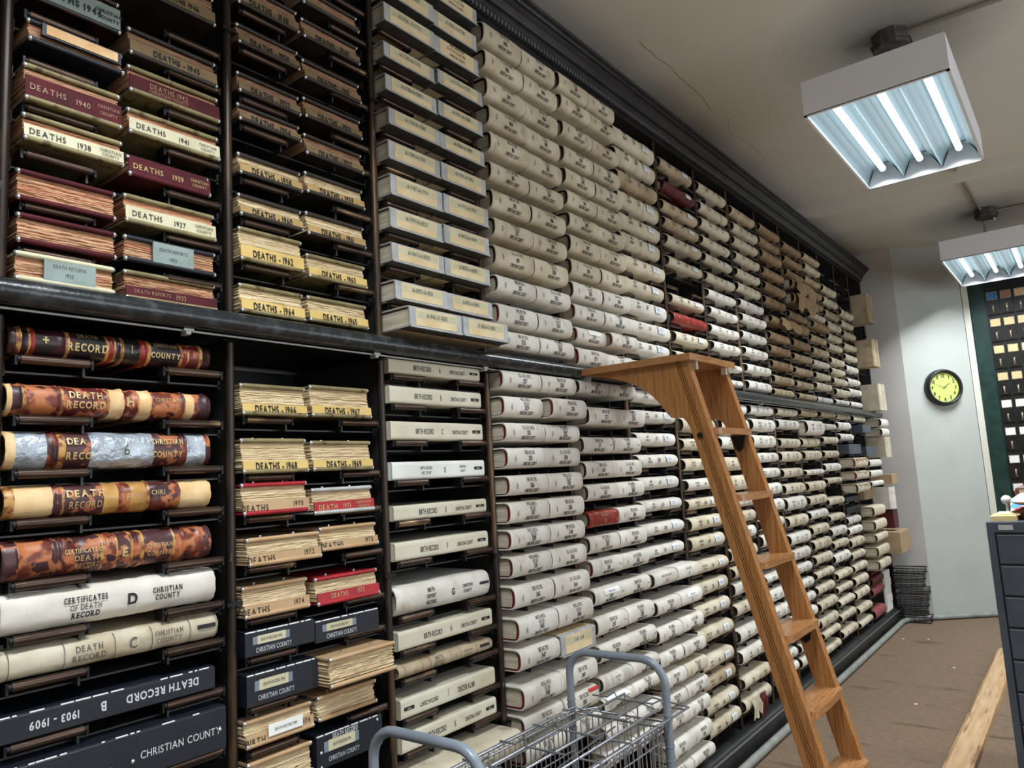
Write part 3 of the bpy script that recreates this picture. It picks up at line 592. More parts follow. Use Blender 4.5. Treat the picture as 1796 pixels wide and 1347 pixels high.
def navy_box(x0, z0, L, H, p, sticker, label, text='CHRISTIAN COUNTY', rivets=False, toptext=None, name='record_box', flip=False, words=None, m=None):
    D = .33; root = empty(name, (x0, -p, z0), label, 'book', 'dark blue record cases')
    mb = MB(); bevbox(mb, 0, L, 0, D, .002, H-.003, m or navy, .002); mb.build('case', root)
    mb = MB(); mb.box(.001, L-.001, .004, D, H-.003, H, m or navy); rr = random.Random(int(z0*991)); x = .002
    while x < L-.012:
        w_ = rr.uniform(.006, .03); 
        if sticker or rr.random() < .5: mb.box(x, min(x+w_, L-.002), .001, .0035 if sticker else .002, H-.003, H-.0005, paper)
        x += w_+rr.uniform(.001, .006)
    mb.build('top_edge', root, label='frayed pale top edge')
    t = MB(); f = lambda z: 0
    if sticker:
        s = MB(); s.box(.10*L, .62*L, -.0012, 0, .48*H, .78*H, M('clear_tape', (120,134,146), rough=.2)); s.box(.16*L, .56*L, -.0018, -.0012, .48*H, .80*H, cream_b)
        text_into(s, sticker, .36*L, .64*H, .0105, ink, lambda z: -.0018, .55); s.build('sticker', root)
    if text: text_into(t, text, (.40 if not words else .5)*L, .26*H, .0165, silver_ink, f, .60)
    if toptext: text_into(t, toptext, .42*L, .88*H, .016, silver_ink, f, .6, True)
    if words:
        for s_, cx, cz, sz in words: text_into(t, s_, cx*L, cz*H, sz, silver_ink, f, .8, flip=flip, bold=not rivets)
    if t.v: t.build('lettering', root)
    if rivets:
        rv = MB(); rv.ball((0,0,0), .005, metal_cap, 8, (1,.5,1)); RV = rv.mesh('rivet')
        for a, b_ in rivets: link('rivet', RV, root, (a*L, -.001, b_*H))
    return root
# ---- upper and lower paired deed books -------------------------------------------------
DR, MR, OG = 'DEED RECORD', 'MISCELLANEOUS/RECORD', 'OIL & GAS LEASE'
NMT = {DR:'deed record', MR:'miscellaneous record', OG:'oil and gas lease'}
def pair(k, row, z, H, p, a, b, tier, red=False, mat=None, **kw):
    Lb = (PC-.034)/2; lm = lining_r if red else lining_d
    for i, spec in enumerate((a, b)):
        if spec is None: continue
        t, nno = spec[0], spec[1]; opt = spec[2] if len(spec) > 2 else {}
        xx = X(k)+.014+i*(Lb+.003); hh = H-random.uniform(0,.003)
        desc = {DR:'deed record',MR:'miscellaneous record',OG:'oil and gas lease book'}[t]
        lab = opt.get('label') or f'{desc} {nno}, {["left","right"][i]}, {ORD[row]} pair down, {BAY[k]}, {"upper" if tier == "U" else "lower"} shelves'
        deed_book(xx+opt.get('dx',0), z, Lb-.002, min(hh, opt.get('h', 9)), p+opt.get('p', random.uniform(-.004,.004)), t, nno, lab, lm, opt.get('mat', mat), style=opt.get('style','canvas'), extra=opt.get('extra'), ink_m=opt.get('ink'))
U3 = [((DR,'303'),(DR,'304')),((OG,'305'),(DR,'306')),((OG,'307'),(DR,'308')),((OG,'309'),(MR,'310')),((DR,'311'),(MR,'312')),((OG,'313'),(MR,'314')),((DR,'315'),(OG,'316')),((MR,'317'),(DR,'318')),((OG,'319'),(MR,'320')),((DR,'321'),(OG,'322')),((DR,'323'),(MR,'324')),((DR,'325'),(MR,'326'))]
U4 = [((MR,'301'),(DR,'302')),((MR,'299'),(DR,'300')),((DR,'297'),(DR,'298')),((DR,'295'),(MR,'296')),((MR,'293'),(MR,'294')),((OG,'291'),(DR,'292')),((DR,'289'),(MR,'290')),((DR,'287'),(OG,'288')),((OG,'285'),(MR,'286')),((MR,'283'),(DR,'284')),((DR,'281'),(MR,'282')),
      ((DR,'279',{'extra':ex_white_patch,'label':'cream canvas deed book lettered 279 with a blank white paper patch'}),(MR,'280',{'p':.03})),((DR,'277'),(MR,'278'))]
for i, ((z, h), (a, b)) in enumerate(zip(T['d3U'], U3)): pair(3, i, z, h, .07, a, b, 'U', red=z < 2.1, mat=canvas_c if z > 2.2 else canvas_w)
for i, ((z, h), (a, b)) in enumerate(zip(T['d4U'], U4)): pair(4, i, z, h, .07, a, b, 'U', red=z < 2.2, mat=canvas_c if z > 2.3 else canvas_w)
red265 = {'mat':leather_r,'style':'number','label':'red leather record book with gilt bands between the white deed books','ink':gilt}
torn251 = {'label':'torn deed book with white paper wrapper peeling from its spine','extra':lambda r, L, H, f: MB().prism([(-.003,.5*H),(-.02,.86*H),(.004,1.02*H),(.03,1.03*H),(.004,.96*H),(-.008,.8*H)], 'x', .05*L, .72*L, paper).build('torn_wrapper', r)}
L3 = [((OG,'327'),(DR,'328')),((MR,'329'),(DR,'330',{'p':.035,'dx':.012})),((OG,'331'),(MR,'332')),((DR,'333'),(OG,'334')),((DR,'336'),(MR,'335')),((MR,'337'),(DR,'338')),((MR,'339'),(DR,'340')),((MR,'341'),(OG,'342',{'extra':None})),((DR,'343'),(OG,'344')),((MR,'345'),(MR,'346')),((DR,'347'),None),((MR,'348'),(DR,'349')),((DR,'351'),(DR,'350',{'extra':ex_red_label,'label':'white deed book with a small red sticker behind the cart handle'})),((DR,'353'),(MR,'352'))]
L4 = [((OG,'275'),(DR,'276')),((DR,'273'),(MR,'274')),((DR,'271',{'style':'plain'}),(MR,'272',{'style':'plain'})),((DR,'269'),(OG,'270')),((OG,'267'),(MR,'268')),((DR,'265',red265),(DR,'266')),((MR,'263'),(DR,'264')),((DR,'261',{'style':'plain'}),(OG,'262')),((DR,'259',{'style':'plain','extra':ex_label_lines,'label':'cream deed book lettered 259 with a torn paper label'}),(DR,'260',{'style':'plain'})),((DR,'257',{'style':'plain'}),(MR,'258',{'style':'plain'})),((DR,'255',{'style':'plain'}),(MR,'256',{'style':'plain'})),((DR,'253',{'style':'ribbed'}),(DR,'254',{'style':'plain'})),((MR,'251',torn251),(MR,'252')),((MR,'249'),(DR,'250',{'style':'plain'})),((DR,'247',{'label':'deed book lettered 247 low behind the wire cart'}),(MR,'248'))]
L5 = [((MR,'225',{'style':'number'}),(DR,'226',{'style':'number'})),((DR,'227'),(DR,'228',{'style':'number','extra':ex_label_lines,'label':'white deed book lettered 228 with a white paper label'})),((MR,'229'),(OG,'230')),((MR,'231'),(DR,'232')),((DR,'233'),(MR,'234',{'mat':canvas_c})),((DR,'235'),(OG,'236')),((OG,'237'),(MR,'238')),((DR,'239'),(DR,'240')),((MR,'241'),(DR,'242'))]
for i, ((z, h), (a, b)) in enumerate(zip(T['d3L'], L3)): pair(3, i, z, min(h,.078), .07+(.012 if i > 8 else 0), a, b, 'L', red=True)
for i, ((z, h), (a, b)) in enumerate(zip(T['d4L'], L4)): pair(4, i, z, h, .07+(.03 if i in (1,) else 0)+(.01 if i > 8 else 0), a, b, 'L', red=i in (7,))
for i, ((z, h), (a, b)) in enumerate(zip(T['d5L'], L5)): pair(5, i, z, h, .075, a, b, 'L', red=i in (4,5))
# silver edged binder beside deed book 347
z, h = T['d3L'][10]; binder(X(3)+.014+(PC-.034)/2+.003, z, (PC-.034)/2-.002, h, .08, '12-60 - 12-64', 'silver edged binder with a tan spine panel beside deed book 347')

# ---- gray edged binders, third bay -----------------------------------------------------
BT = [('65-176355 65-176471','65-176472 & 65-176590'),('65-176591 65-176825','65-176826  65-177060'),('65-177061   65-177275','65-177276 & 66-177450'),('66-177451-66-177625','66-177626-66-177837'),('66-177838-66-178074','66-178075-66-178318'),('66-178319-66-178563','66-178564-66-178890'),('66-178891-66-179141','66-179142-66-179416'),('66-179417-66-179714','66-179715-66-179978'),('66-179979-66-180227','66-180228-66-180469'),('66-180470-66-180703','66-180703-66-180919'),('66-180920-66-181150','66-181151-66-181461'),('66-181462-67-181655','67-181656-67-181851')]
BR = [(3.199,.066)]+T['bindU']
for i, ((z, h), (a, b)) in enumerate(zip(BR, BT)):
    Lb = (PC-.034)/2; p = .06 + (.06 if i == 11 else 0)
    for j, s in enumerate((a, b)):
        big = ('MISCELLANEOUS RECORD', 'CHRISTIAN COUNTY') if (j == 1 and i in (0, 2)) else None
        n1 = s.replace('&', ' ').replace('  ', ' ').split()[0] if ' ' in s else '-'.join(s.split('-')[:2])
        binder(X(2)+.014+j*(Lb+.003), z, Lb-.002, h-.004, p+random.uniform(-.008,.008), s, f'gray edged tan binder lettered {n1}, {["left","right"][j]} in the {ORD[i]} row of the third bay', big)

# ---- birth records, third bay below the rail -------------------------------------------
def birth(i, letter, style='flat'):
    z, h = T['birth'][i]; L = PC-.075 if letter != 'L' else PC-.04; x0 = X(2)+.016; p = .02 if letter != 'L' else .10
    lab = {'G':'thick round-backed cream birth report record lettered G','I':'tan birth report record lettered I with ruled spine lines','J':'cream birth record lettered J, shelved upside down','L':'thick cream record book protruding low behind the cart handle','D':'white birth record lettered D with dates 1903 to 1907'}.get(letter, f'cream flat-backed birth record lettered {letter}')
    root = empty('birth_record_book', (x0, -p, z), lab, 'book', 'birth record books')
    t = MB()
    if style == 'flat':
        D = .36; m = buckram_w if letter == 'D' else buckram
        mb = MB(); mb.prism([(D,0),(.006,0),(.001,.004),(0,.010),(0,h-.010),(.001,h-.004),(.006,h),(D,h),(D,h-.003),(.008,h-.003),(.005,h-.007),(.005,.007),(.008,.003),(D,.003)], 'x', 0, L, m); mb.build('cover', root)
        mb = MB(); mb.box(.0,.002,.004,.03,.003,h-.003,m); mb.box(L-.002,L,.004,.03,.003,h-.003,m); mb.build('spine_cap', root)
        MB().box(.004, L-.004, .03, D-.008, .004, h-.004, pages_y).build('page_block', root)
        f = lambda zz: 0; fl = letter == 'J'
        X_ = (lambda q: 1-q) if fl else (lambda q: q)
        if letter == 'D':
            text_into(t, 'BIRTH RECORD', .34*L, .62*h, .013, ink_b, f, .5, True); text_into(t, '1903 TO 1907', .34*L, .34*h, .013, ink_b, f, .5, True); text_into(t, 'D', .54*L, .48*h, .024, ink_b, f, .45, True)
            text_into(t, 'CHRISTIAN', .74*L, .64*h, .011, ink_b, f, .5, True); text_into(t, 'COUNTY', .74*L, .38*h, .011, ink_b, f, .5, True)
        else:
            text_into(t, 'BIRTH RECORD', X_(.34)*L, .48*h, .0225, ink, f, .44, True, flip=fl); text_into(t, letter, X_(.53)*L, .48*h, .024, ink, f, .42, True, flip=fl); text_into(t, 'CHRISTIAN COUNTY', X_(.73)*L, .46*h, .0170, ink, f, .42, True, flip=fl)
        a, b = sorted((X_(.875), X_(.97)))
        dl = MB(); dl.box(a*L, b*L, -.0012, 0, .42*h, .60*h, ink); text_into(dl, '188--18--', (a+b)/2*L, .5*h, .006, paper, lambda zz: -.0012, .7); dl.build('date_label', root)
    else:
        D = .36; b = .034; m = canvas_w if letter == 'G' else (canvas_c if letter == 'L' else canvas_t)
        st = [(0,-.002,m),(.006,0,m),(.1*L,.001,m),(.4*L,0,m),(.7*L,.001,m),(.95*L,0,m),(L,-.003,m)]
        cover(L, h, D, b, 2.4, m, lining_d, st, k=12, seed=i).build('cover', root); page_block(L, h, D, b, pages).build('page_block', root)
        f0 = prof(h, b, 2.4); f = lambda zz: f0(zz)-.0016
        if letter == 'G':
            for s_, q in (('BIRTH',.72),('REPORT',.50),('RECORD',.28)): text_into(t, s_, .34*L, q*h, .016, ink, f, .6, True)
            text_into(t, 'G', .57*L, .48*h, .028, ink, f, .7, True); text_into(t, 'CHRISTIAN', .73*L, .60*h, .014, ink, f, .6, True); text_into(t, 'COUNTY', .73*L, .40*h, .014, ink, f, .6, True)
            dl = MB(); patch(dl, .87*L, .98*L, .50*h, .60*h, f, ink); dl.build('date_label', root)
        elif letter == 'I':
            for s_, q in (('BIRTH',.78),('REPORT',.50),('RECORD',.22)): text_into(t, s_, .40*L, q*h, .0125, ink_b, f, .85, serif=True)
            text_into(t, 'I', .57*L, .5*h, .016, ink_b, f, .8); text_into(t, 'CHRISTIAN', .70*L, .64*h, .010, ink_b, f, .8); text_into(t, 'COUNTY', .70*L, .32*h, .010, ink_b, f, .8)
            for q in (.05,.22,.30,.52,.62,.80,.96,.98):
                zz = [h*(.04+.092*j) for j in range(11)]; t.add([(q*L,f(w)-.001,w) for w in zz]+[(q*L+.0012,f(w)-.001,w) for w in zz], [(j,11+j,12+j,j+1) for j in range(10)], ink_b)
            dl = MB(); patch(dl, .84*L, .95*L, .5*h, .72*h, f, ink); dl.build('date_label', root)
        else: text_into(t, 'CHRISTIAN', .62*L, .42*h, .014, ink_b, f, .6); text_into(t, 'COUNTY', .62*L, .22*h, .014, ink_b, f, .6)
    t.build('lettering', root)
for i, l in enumerate('ABCDEFGHIJKL'): birth(i, l, 'round' if l in 'GIL' else 'flat')

# ---- death records, first bay below the rail -------------------------------------------
def old_ledger(i, label, bands, hubs, words, inner=lining_r, n=2.3, b=.036, L=PC-.075, im=gilt, name='death_record_ledger', x0=None, wob=.0015, dates=None):
    z, h = T['dr0'][i]; x0 = X(0)+.014 if x0 is None else x0; D = .36
    root = empty(name, (x0, -.02, z), label, 'book', 'old death record ledgers')
    st = []; q0 = 0
    xs = sorted(set([0.0,.012,.988,1.0]+[q for q, m in bands]+[q+d for q in hubs for d in (-.008,-.004,.004,.008)]+[k*.05 for k in range(21)]))
    for q in xs:
        m = next((m for e, m in bands if q < e-1e-6), bands[-1][1]); pr = .0028 if any(abs(q-k) < .005 for k in hubs) else (0 if .005 < q < .995 else -.003)
        st.append((q*L, pr, m))
    cover(L, h, D, b, n, bands[0][1], inner, st, k=12, seed=i+50, wob=wob).build('cover', root)
    page_block(L, h, D, b, pages_y).build('page_block', root)
    f0 = prof(h, b, n); f = lambda zz: f0(zz)-wob-.0010; t = MB()
    for s_, cx, cz, sz, xs_, bold in words: text_into(t, s_, cx*L, cz*h, sz, im, f, xs_, bold, serif=True)
    if t.v: t.build('lettering', root)
    if dates: 
        d = MB(); patch(d, dates[0]*L, dates[1]*L, dates[2]*h, dates[3]*h, f, dates[4]); d.build('date_label', root)
    return root, f, L, h
G_, Lw, Lm, Lp, Lt = leather_g, leather_w, leather_m, leather_p, leather_t
# gilt-banded black ledger I
old_ledger(0, 'black and gilt leather record ledger I on the top roller shelf', [(.03,black_l),(.05,G_),(.08,black_l),(.09,G_),(.11,leather_r),(.24,black_l),(.26,G_),(.43,black_l),(.445,G_),(.47,leather_r),(.48,G_),(.50,black_l),(.52,G_),(.60,black_l),(.61,leather_r),(.64,leather_r),(.66,G_),(.82,black_l),(.835,G_),(.86,leather_r),(.87,G_),(.93,leather_m),(.95,G_),(1,black_l)], [.05,.10,.24,.46,.50,.62,.85,.94], [('DEATH',.345,.84,.013,.8,False),('CHRISTIAN',.74,.80,.012,.75,False),('RECORD',.345,.42,.023,.72,True),('COUNTY',.74,.40,.017,.78,True),('I',.56,.52,.024,.6,False),('\u2756' if False else '+',.155,.55,.026,.9,True)], lining_r, im=gilt)
old_ledger(1, 'worn red-brown leather death record ledger lettered H', [(.02,Lt),(.06,Lw),(.08,G_),(.21,Lw),(.225,Lm),(.24,G_),(.44,Lm),(.45,G_),(.52,Lt),(.59,Lm),(.60,G_),(.66,Lt),(.67,G_),(.84,Lw),(.85,G_),(.90,Lt),(1,Lw)], [.06,.22,.45,.52,.59,.66,.84,.97], [('DEATH',.34,.70,.020,.8,True),('RECORD',.34,.38,.020,.8,True),('H',.555,.55,.026,.9,True),('CHRISTIAN',.75,.66,.013,.7,False)])
r, f, L_, h_ = old_ledger(2, 'death record ledger mended with silver duct tape and marked 6', [(.04,Lt),(.17,ductape),(.22,Lw),(.25,G_),(.365,leather_p),(.68,ductape),(.82,Lp),(.86,Lw),(.965,ductape),(1,Lw)], [.20,.84], [('DEA',.30,.74,.019,.8,True),('RECO',.31,.34,.020,.8,True),('CHRISTIAN',.75,.74,.017,.66,True),('COUNTY',.75,.36,.018,.75,True)], wob=.0022)
t = MB(); text_into(t, '6', .535*L_, .50*h_, .034, ink_b, lambda z: f(z)-.0035, .8); t.build('marking', r)
old_ledger(3, 'patched leather death record ledger with cream ends and amber tape', [(.04,G_),(.20,Lt),(.24,Lp),(.25,G_),(.43,leather_p),(.50,M('amber_tape',(206,164,92),(150,96,50),14,rough=.3)),(.56,Lw),(.64,MATS['amber_tape']),(.655,G_),(.82,Lw),(1,Lt)], [.22,.65], [('DEATH',.345,.70,.020,.9,True),('RECORD',.345,.34,.019,.75,False),('CHRI',.70,.62,.015,.8,False),('F',.545,.5,.02,.7,False)], wob=.002)
old_ledger(4, 'dark leather certificate of death ledger lettered E with orange scuffs', [(.06,Lp),(.20,Lw),(.24,Lp),(.30,Lw),(.42,Lp),(.43,G_),(.46,Lw),(.49,Lw),(.50,G_),(.56,Lp),(.57,G_),(.61,Lw),(.63,G_),(.78,Lp),(.79,G_),(.83,Lw),(.95,Lw),(1,Lp)], [.06,.21,.24,.44,.48,.57,.62,.79,.84,.93], [('CERTIFICATE OF',.345,.62,.012,.66,True),('DEATH',.36,.42,.015,.9,False),('RECORD',.36,.22,.014,.8,False),('E',.535,.46,.026,.9,True),('CHRISTIAN',.71,.56,.013,.72,False),('COUNTY',.71,.34,.014,.8,False)])
old_ledger(5, 'thick white canvas certificates of death ledger lettered D', [(1,canvas_w)], [], [('CERTIFICATES',.345,.66,.016,.62,True),('OF DEATH',.345,.46,.016,.66,False),('RECORD',.345,.26,.016,.7,True),('D',.56,.48,.032,.9,True),('CHRISTIAN',.735,.60,.016,.64,True),('COUNTY',.735,.40,.016,.66,True)], lining_d, n=2.5, L=PC-.065, im=ink)
r, f, L_, h_ = old_ledger(6, 'cream canvas death record ledger lettered C with ruled lines', [(1,canvas_c)], [], [('DEATH',.36,.66,.017,.8,False),('RECORD',.36,.34,.017,.85,False),('C',.56,.52,.032,.8,False),('CHRISTIAN',.735,.66,.014,.75,False),('COUNTY',.735,.38,.014,.85,False)], lining_r, n=2.5, L=PC-.06, im=ink_b, dates=(.88,.98,.50,.66,ink))
t = MB()
for q in (.03,.25,.47,.645,.84,.985):
    zz = [h_*(.04+.092*j) for j in range(11)]; t.add([(q*L_,f(w)-.001,w) for w in zz]+[(q*L_+.0013,f(w)-.001,w) for w in zz], [(j,11+j,12+j,j+1) for j in range(10)], ink_b)
t.build('ruled_line', r)
z, h = T['dr0'][7]; navy_box(X(0)+.014, z, PC-.07, h, .02, None, 'dark blue death record B, shelved upside down', None, flip=True, words=[('DEATH RECORD',.72,.52,.023),('B',.43,.50,.026),('1903 - 1909',.22,.46,.021)], name='death_record_ledger')
z, h = T['dr0'][8]; navy_box(X(0)+.014, z, PC-.055, h, .04, None, 'wide dark blue record case lettered A with rivets', None, rivets=((.965,.48),(.53,.40),(.33,.36)), words=[('CHRISTIAN COUNTY',.77,.48,.022),('A',.44,.30,.034)], name='death_record_ledger')

# ---- loose-leaf death records ----------------------------------------------------------
XA, XB, LA, LB = X(1)+.016, X(1)+.225, .196, .212
def DT(y, w='DEATHS'): return [(f'{w} - {y}', .50, .45, .026, .62)]
def DT2(y): return [('DEATHS', .17, .40, .022, .78), (y, .82, .55, .018, .8)]
Sa = [('dim',DT('1948')),('dim',DT('1950')),('dim',DT('1952')),('dim',DT('1954')),('ochre',DT('1958')),('ochre',DT('1960')),('yellow',DT('1962')),('yellow',DT('1964'))]
Sb = [('dim',DT('1949')),('dim',DT('1951')),('dim',DT('1953')),('dim',DT('1957')),('ochre',DT('1959')),('ochre',DT('1961')),('yellow',DT('1963')),('yellow',DT('1965'))]
T['a1U'] = clean([(z, max(h, .068)) for z, h in T['a1U']], 2.96); T['b1U'] = clean([(z, max(h, .068)) for z, h in T['b1U']], 2.92)
for i, ((z, h), (s, tx)) in enumerate(zip(T['a1U'], Sa)): post_book(XA, z, LA, h-.004, .03, s, tx, f'death record {tx[0][0][-4:]} with { {"yellow":"yellow","ochre":"ochre"}.get(s, "brown") } board, left, {ORD[i]} row of the second bay, upper shelves', frac=.46)
for i, ((z, h), (s, tx)) in enumerate(zip(T['b1U'], Sb)): post_book(XB, z, LB, h, .03, s, tx, f'death record {tx[0][0][-4:]} with { {"yellow":"yellow","ochre":"ochre"}.get(s, "brown") } board, right, {ORD[i]} row of the second bay, upper shelves', frac=.42)
post_book(XB, 2.925, LB, .06, .03, 'dim', [], 'dark loose-leaf record, topmost in the second bay', frac=.3)
al = T['a1L']; bl = T['b1L']
post_book(XA, al[0][0], LA, al[0][1], .03, 'yellow', DT('1966'), 'yellow boarded death record lettered 1966, left in the top pair under the rail', frac=.36)
post_book(XB, bl[0][0], LB, bl[0][1]-.006, .03, 'yellow', DT('1967'), 'yellow boarded death record lettered 1967, right in the top pair under the rail', frac=.36)
post_book(XA, al[1][0], LA, al[1][1], .03, 'yellow', DT('1968'), 'yellow boarded death record lettered 1968, left in the second pair under the rail', frac=.36)
post_book(XB, bl[1][0], LB, bl[1][1], .03, 'yellow', DT('1969'), 'yellow boarded death record lettered 1969, right in the second pair under the rail', frac=.36)
post_book(XA, al[2][0], LA, al[2][1]+.008, .03, 'tanred', DT2('1970'), 'loose-leaf death record 1970 with tan board and red covers', frac=.44)
post_book(XB, bl[2][0], LB, bl[2][1], .03, 'redrod', [('DEATH',.22,.45,.020,.8),('1971',.52,.48,.018,.8),('CHRISTIAN',.80,.66,.011,.8),('COUNTY',.80,.32,.011,.8)], 'loose-leaf death record 1971 with a bright red board and silver rods', frac=.48)
post_book(XA, al[3][0], LA+.02, al[3][1], .05, 'tan', DT2('1972'), 'tan boarded death record lettered 1972, pulled slightly forward', frac=.42)
post_book(XB+.022, bl[3][0], LB-.012, bl[3][1]+.006, .03, 'tan', DT2('1973'), 'tan boarded death record lettered 1973, below the bright red board', frac=.42)
post_book(XA, al[4][0], LA-.005, al[4][1]-.008, .03, 'tan', DT2('1974'), 'tan boarded death record lettered 1974, left of the red 1975 book', frac=.42)
post_book(XB-.004, bl[4][0], LB+.004, bl[4][1]-.010, .04, 'red', [('DEATHS',.34,.55,.018,.7),('1975',.68,.60,.018,.7)], 'red loose-leaf death record lettered 1975', frac=.44)
navy_box(XA, al[5][0], LA+.004, al[5][1], .03, 'DEATH RECORD 1976', 'dark blue case with a taped label reading 1976, left of its pair')
navy_box(XB-.006, bl[5][0], LB+.004, bl[5][1]-.008, .03, 'DEATH RECORD 1977', 'dark blue case with a taped label reading 1977, under the red 1975 book')
navy_box(XA, al[6][0], LA+.008, al[6][1]+.005, .035, 'DEATH RECORD 1978', 'dark blue case with a taped label reading 1978, left of the pulled-out bundle')
post_book(XB, bl[6][0], LB+.016, bl[6][1]+.004, .08, 'tan', [], 'thick bare page bundle pulled forward, tan covers', name='paper_bundle', bare=True, ragged=1.5)
post_book(XB-.002, bl[7][0], LB-.012, bl[7][1]-.004, .03, 'tan', [], 'bare page bundle below the pulled-out bundle', name='paper_bundle', bare=True, ragged=1.4)
post_book(XA, al[7][0]+.008, LA, al[7][1], .03, 'tan', [('BIRTH',.14,.35,.02,.8),('1974',.86,.60,.017,.8)], 'tan loose-leaf book with a label reading death record 1980', frac=.5, sticker=(.30,.80,'DEATH RECORD 1980'))
post_book(XA+.004, al[8][0]-.035, LA-.01, .075, .03, 'tan', [], 'bare page bundle at the bottom of the second bay', name='paper_bundle', bare=True)
navy_box(XB-.010, bl[8][0]-.012, LB+.008, .085, .03, 'DEATH RECORD 1981', 'dark blue riveted case lettered death record, above the cart handle', rivets=((.06,.50),(.92,.86),(.92,.18),(.06,.08)), toptext='DEATH RECORD')

XC, XD, LC, LD = X(0)+.022, X(0)+.236, .196, .222
a0, b0 = T['a0U'], T['b0U']
def DN(w, y, cc=True): return [(w,.23,.50,.0185,.85),(y,.58,.46,.0185,.8)]+([('CHRISTIAN',.85,.64,.0105,.72),('COUNTY',.85,.36,.0105,.72)] if cc else [])
post_book(XC, a0[0][0]+.02, LC, .085, .03, 'gray', [('DEATHS 1944',.45,.45,.022,.8),('CHRISTIAN',.86,.62,.012,.75),('COUNTY',.86,.36,.012,.75)], 'loose-leaf death record 1944 with a gray-green label board', frac=.72)
r = post_book(XC+.004, a0[1][0], LC, a0[1][1]-.004, .04, 'navy', [], 'orange-paged loose-leaf book with dark blue covers and a cream label', frac=.10)
MB().box(.12*LC, .94*LC, -.006, .002, .30*a0[1][1], .74*a0[1][1], navy).build('label_holder', r); MB().box(.16*LC, .90*LC, -.0075, -.006, .36*a0[1][1], .70*a0[1][1], leather_t).build('label_card', r)
post_book(XC, a0[2][0], LC, a0[2][1]+.018, .04, 'maroon', DN('DEATHS','1940'), 'maroon boarded death record lettered 1940 under a thick olive cover', frac=.64)
post_book(XC, a0[3][0], LC+.006, a0[3][1]-.002, .04, 'cream', DN('DEATHS','1938'), 'cream boarded death record lettered 1938, left column, directly under the 1940 book', frac=.56)
post_book(XC-.006, a0[4][0], LC, a0[4][1], .03, 'maroon2', [], 'unlettered page bundle with maroon edge, below the 1938 record', name='paper_bundle', bare=True)
post_book(XC-.004, a0[5][0]-.006, LC, a0[5][1]+.014, .03, 'maroon2', [], 'maroon covered death reports with bare orange pages', name='paper_bundle', bare=True)
r = post_book(XC-.006, a0[6][0], LC, a0[6][1]+.012, .03, 'white', [], 'death returns 1932, pale green cover and a white front label', bare=True)
t = MB(); t.box(.27*LC, .78*LC, -.001, .004, .006, .052, gray_b); text_into(t, 'DEATH RETURNS', .52*LC, .040, .011, ink_b, lambda z: -.001, .7); text_into(t, '1932', .52*LC, .024, .011, ink, lambda z: -.001, .8); t.build('paper_label', r)
post_book(XD-.004, b0[0][0]+.012, LD, b0[0][1]-.004, .03, 'dim', [('DEATHS 1946',.58,.5,.02,.7)], 'brown boarded death record lettered 1946, top of the first bay', frac=.46)
post_book(XD, b0[1][0], LD, b0[1][1]+.010, .03, 'dim', [('DEATHS - 1945',.52,.5,.022,.7)], 'brown boarded death record lettered 1945', frac=.52)
post_book(XD, b0[2][0], LD+.006, b0[2][1]+.012, .03, 'maroon', [('DEATHS 1942',.42,.60,.018,.75),('CHRISTIAN COUNTY',.42,.30,.012,.7)], 'maroon boarded death record lettered 1942', frac=.62)
post_book(XD, b0[3][0], LD+.006, b0[3][1]-.004, .03, 'cream', DN('DEATHS','1941'), 'cream boarded death record lettered 1941, right column, directly under the 1942 book', frac=.58)
post_book(XD, b0[4][0], LD-.02, b0[4][1]+.014, .03, 'maroon2', DN('DEATHS','1939'), 'small maroon boarded death record lettered 1939', frac=.80)
post_book(XD-.006, b0[5][0], LD, b0[5][1]-.002, .03, 'cream', DN('DEATHS','1937'), 'cream boarded death record lettered 1937, under the small maroon 1939 book', frac=.56)
r = post_book(XD-.008, b0[6][0]+.008, LD, b0[6][1]-.004, .03, 'navy', [], 'death reports 1935 with a pale front label across bare pages', bare=True)
t = MB(); t.box(.29*LD, .73*LD, -.001, .004, .006, .056, gray_b); text_into(t, 'DEATH REPORTS', .51*LD, .040, .012, ink, lambda z: -.001, .68); text_into(t, '1935', .51*LD, .020, .012, ink, lambda z: -.001, .8); t.build('paper_label', r)
post_book(XD-.004, 1.970, LD, .072, .03, 'maroon', [('DEATH REPORTS',.28,.55,.012,.75),('1933',.58,.52,.017,.8)], 'maroon boarded death reports 1933 on the counter', frac=.46)
# ---- canvas ledgers, sixth bay onwards -------------------------------------------------
LN, HN = .405, .062
TINT = {'white':canvas_w,'cream':canvas_c,'tan':canvas_t,'brown':canvas_b,'red leather':leather_r,'faded red':M('leather_faded_red', (150,78,78), (124,60,62), 20, rough=.6),'dark red':M('leather_dark_red', (92,26,30), (64,20,24), 20, rough=.45, c3=(130,60,50), c3scale=40, c3lo=.62, c3hi=.7)}
FAR = {}; PRF = {}
def far_mesh(tint, v):
    if (tint, v) in FAR: return FAR[tint, v]
    rnd = random.Random(v*31+5); m = TINT[tint]; b, n = .036, 2.15+.15*(v%3); ribs = 'red' in tint
    st = [(0,-.004,m),(.006,0,m)]
    for q in range(1, 20): st.append((LN*q/20, (.003 if (ribs and q in (3,7,8,12,13,17)) else rnd.uniform(-.0016,.0016)), m))
    st += [(LN-.008,-.0006,m),(LN-.003,-.0035,m),(LN,-.008,m)]
    mb = cover(LN, HN, .33, b, n, m, lining_d, st, k=9, seed=v, wob=.0013)
    mb.box(.012, LN-.012, b, .32, .007, HN-.007, pages)
    f = prof(HN, b, n); FAR[tint, v] = (mb.mesh('canvas_ledger'), lambda z, f=f: f(z)-.0032); return FAR[tint, v]
FLET = {}
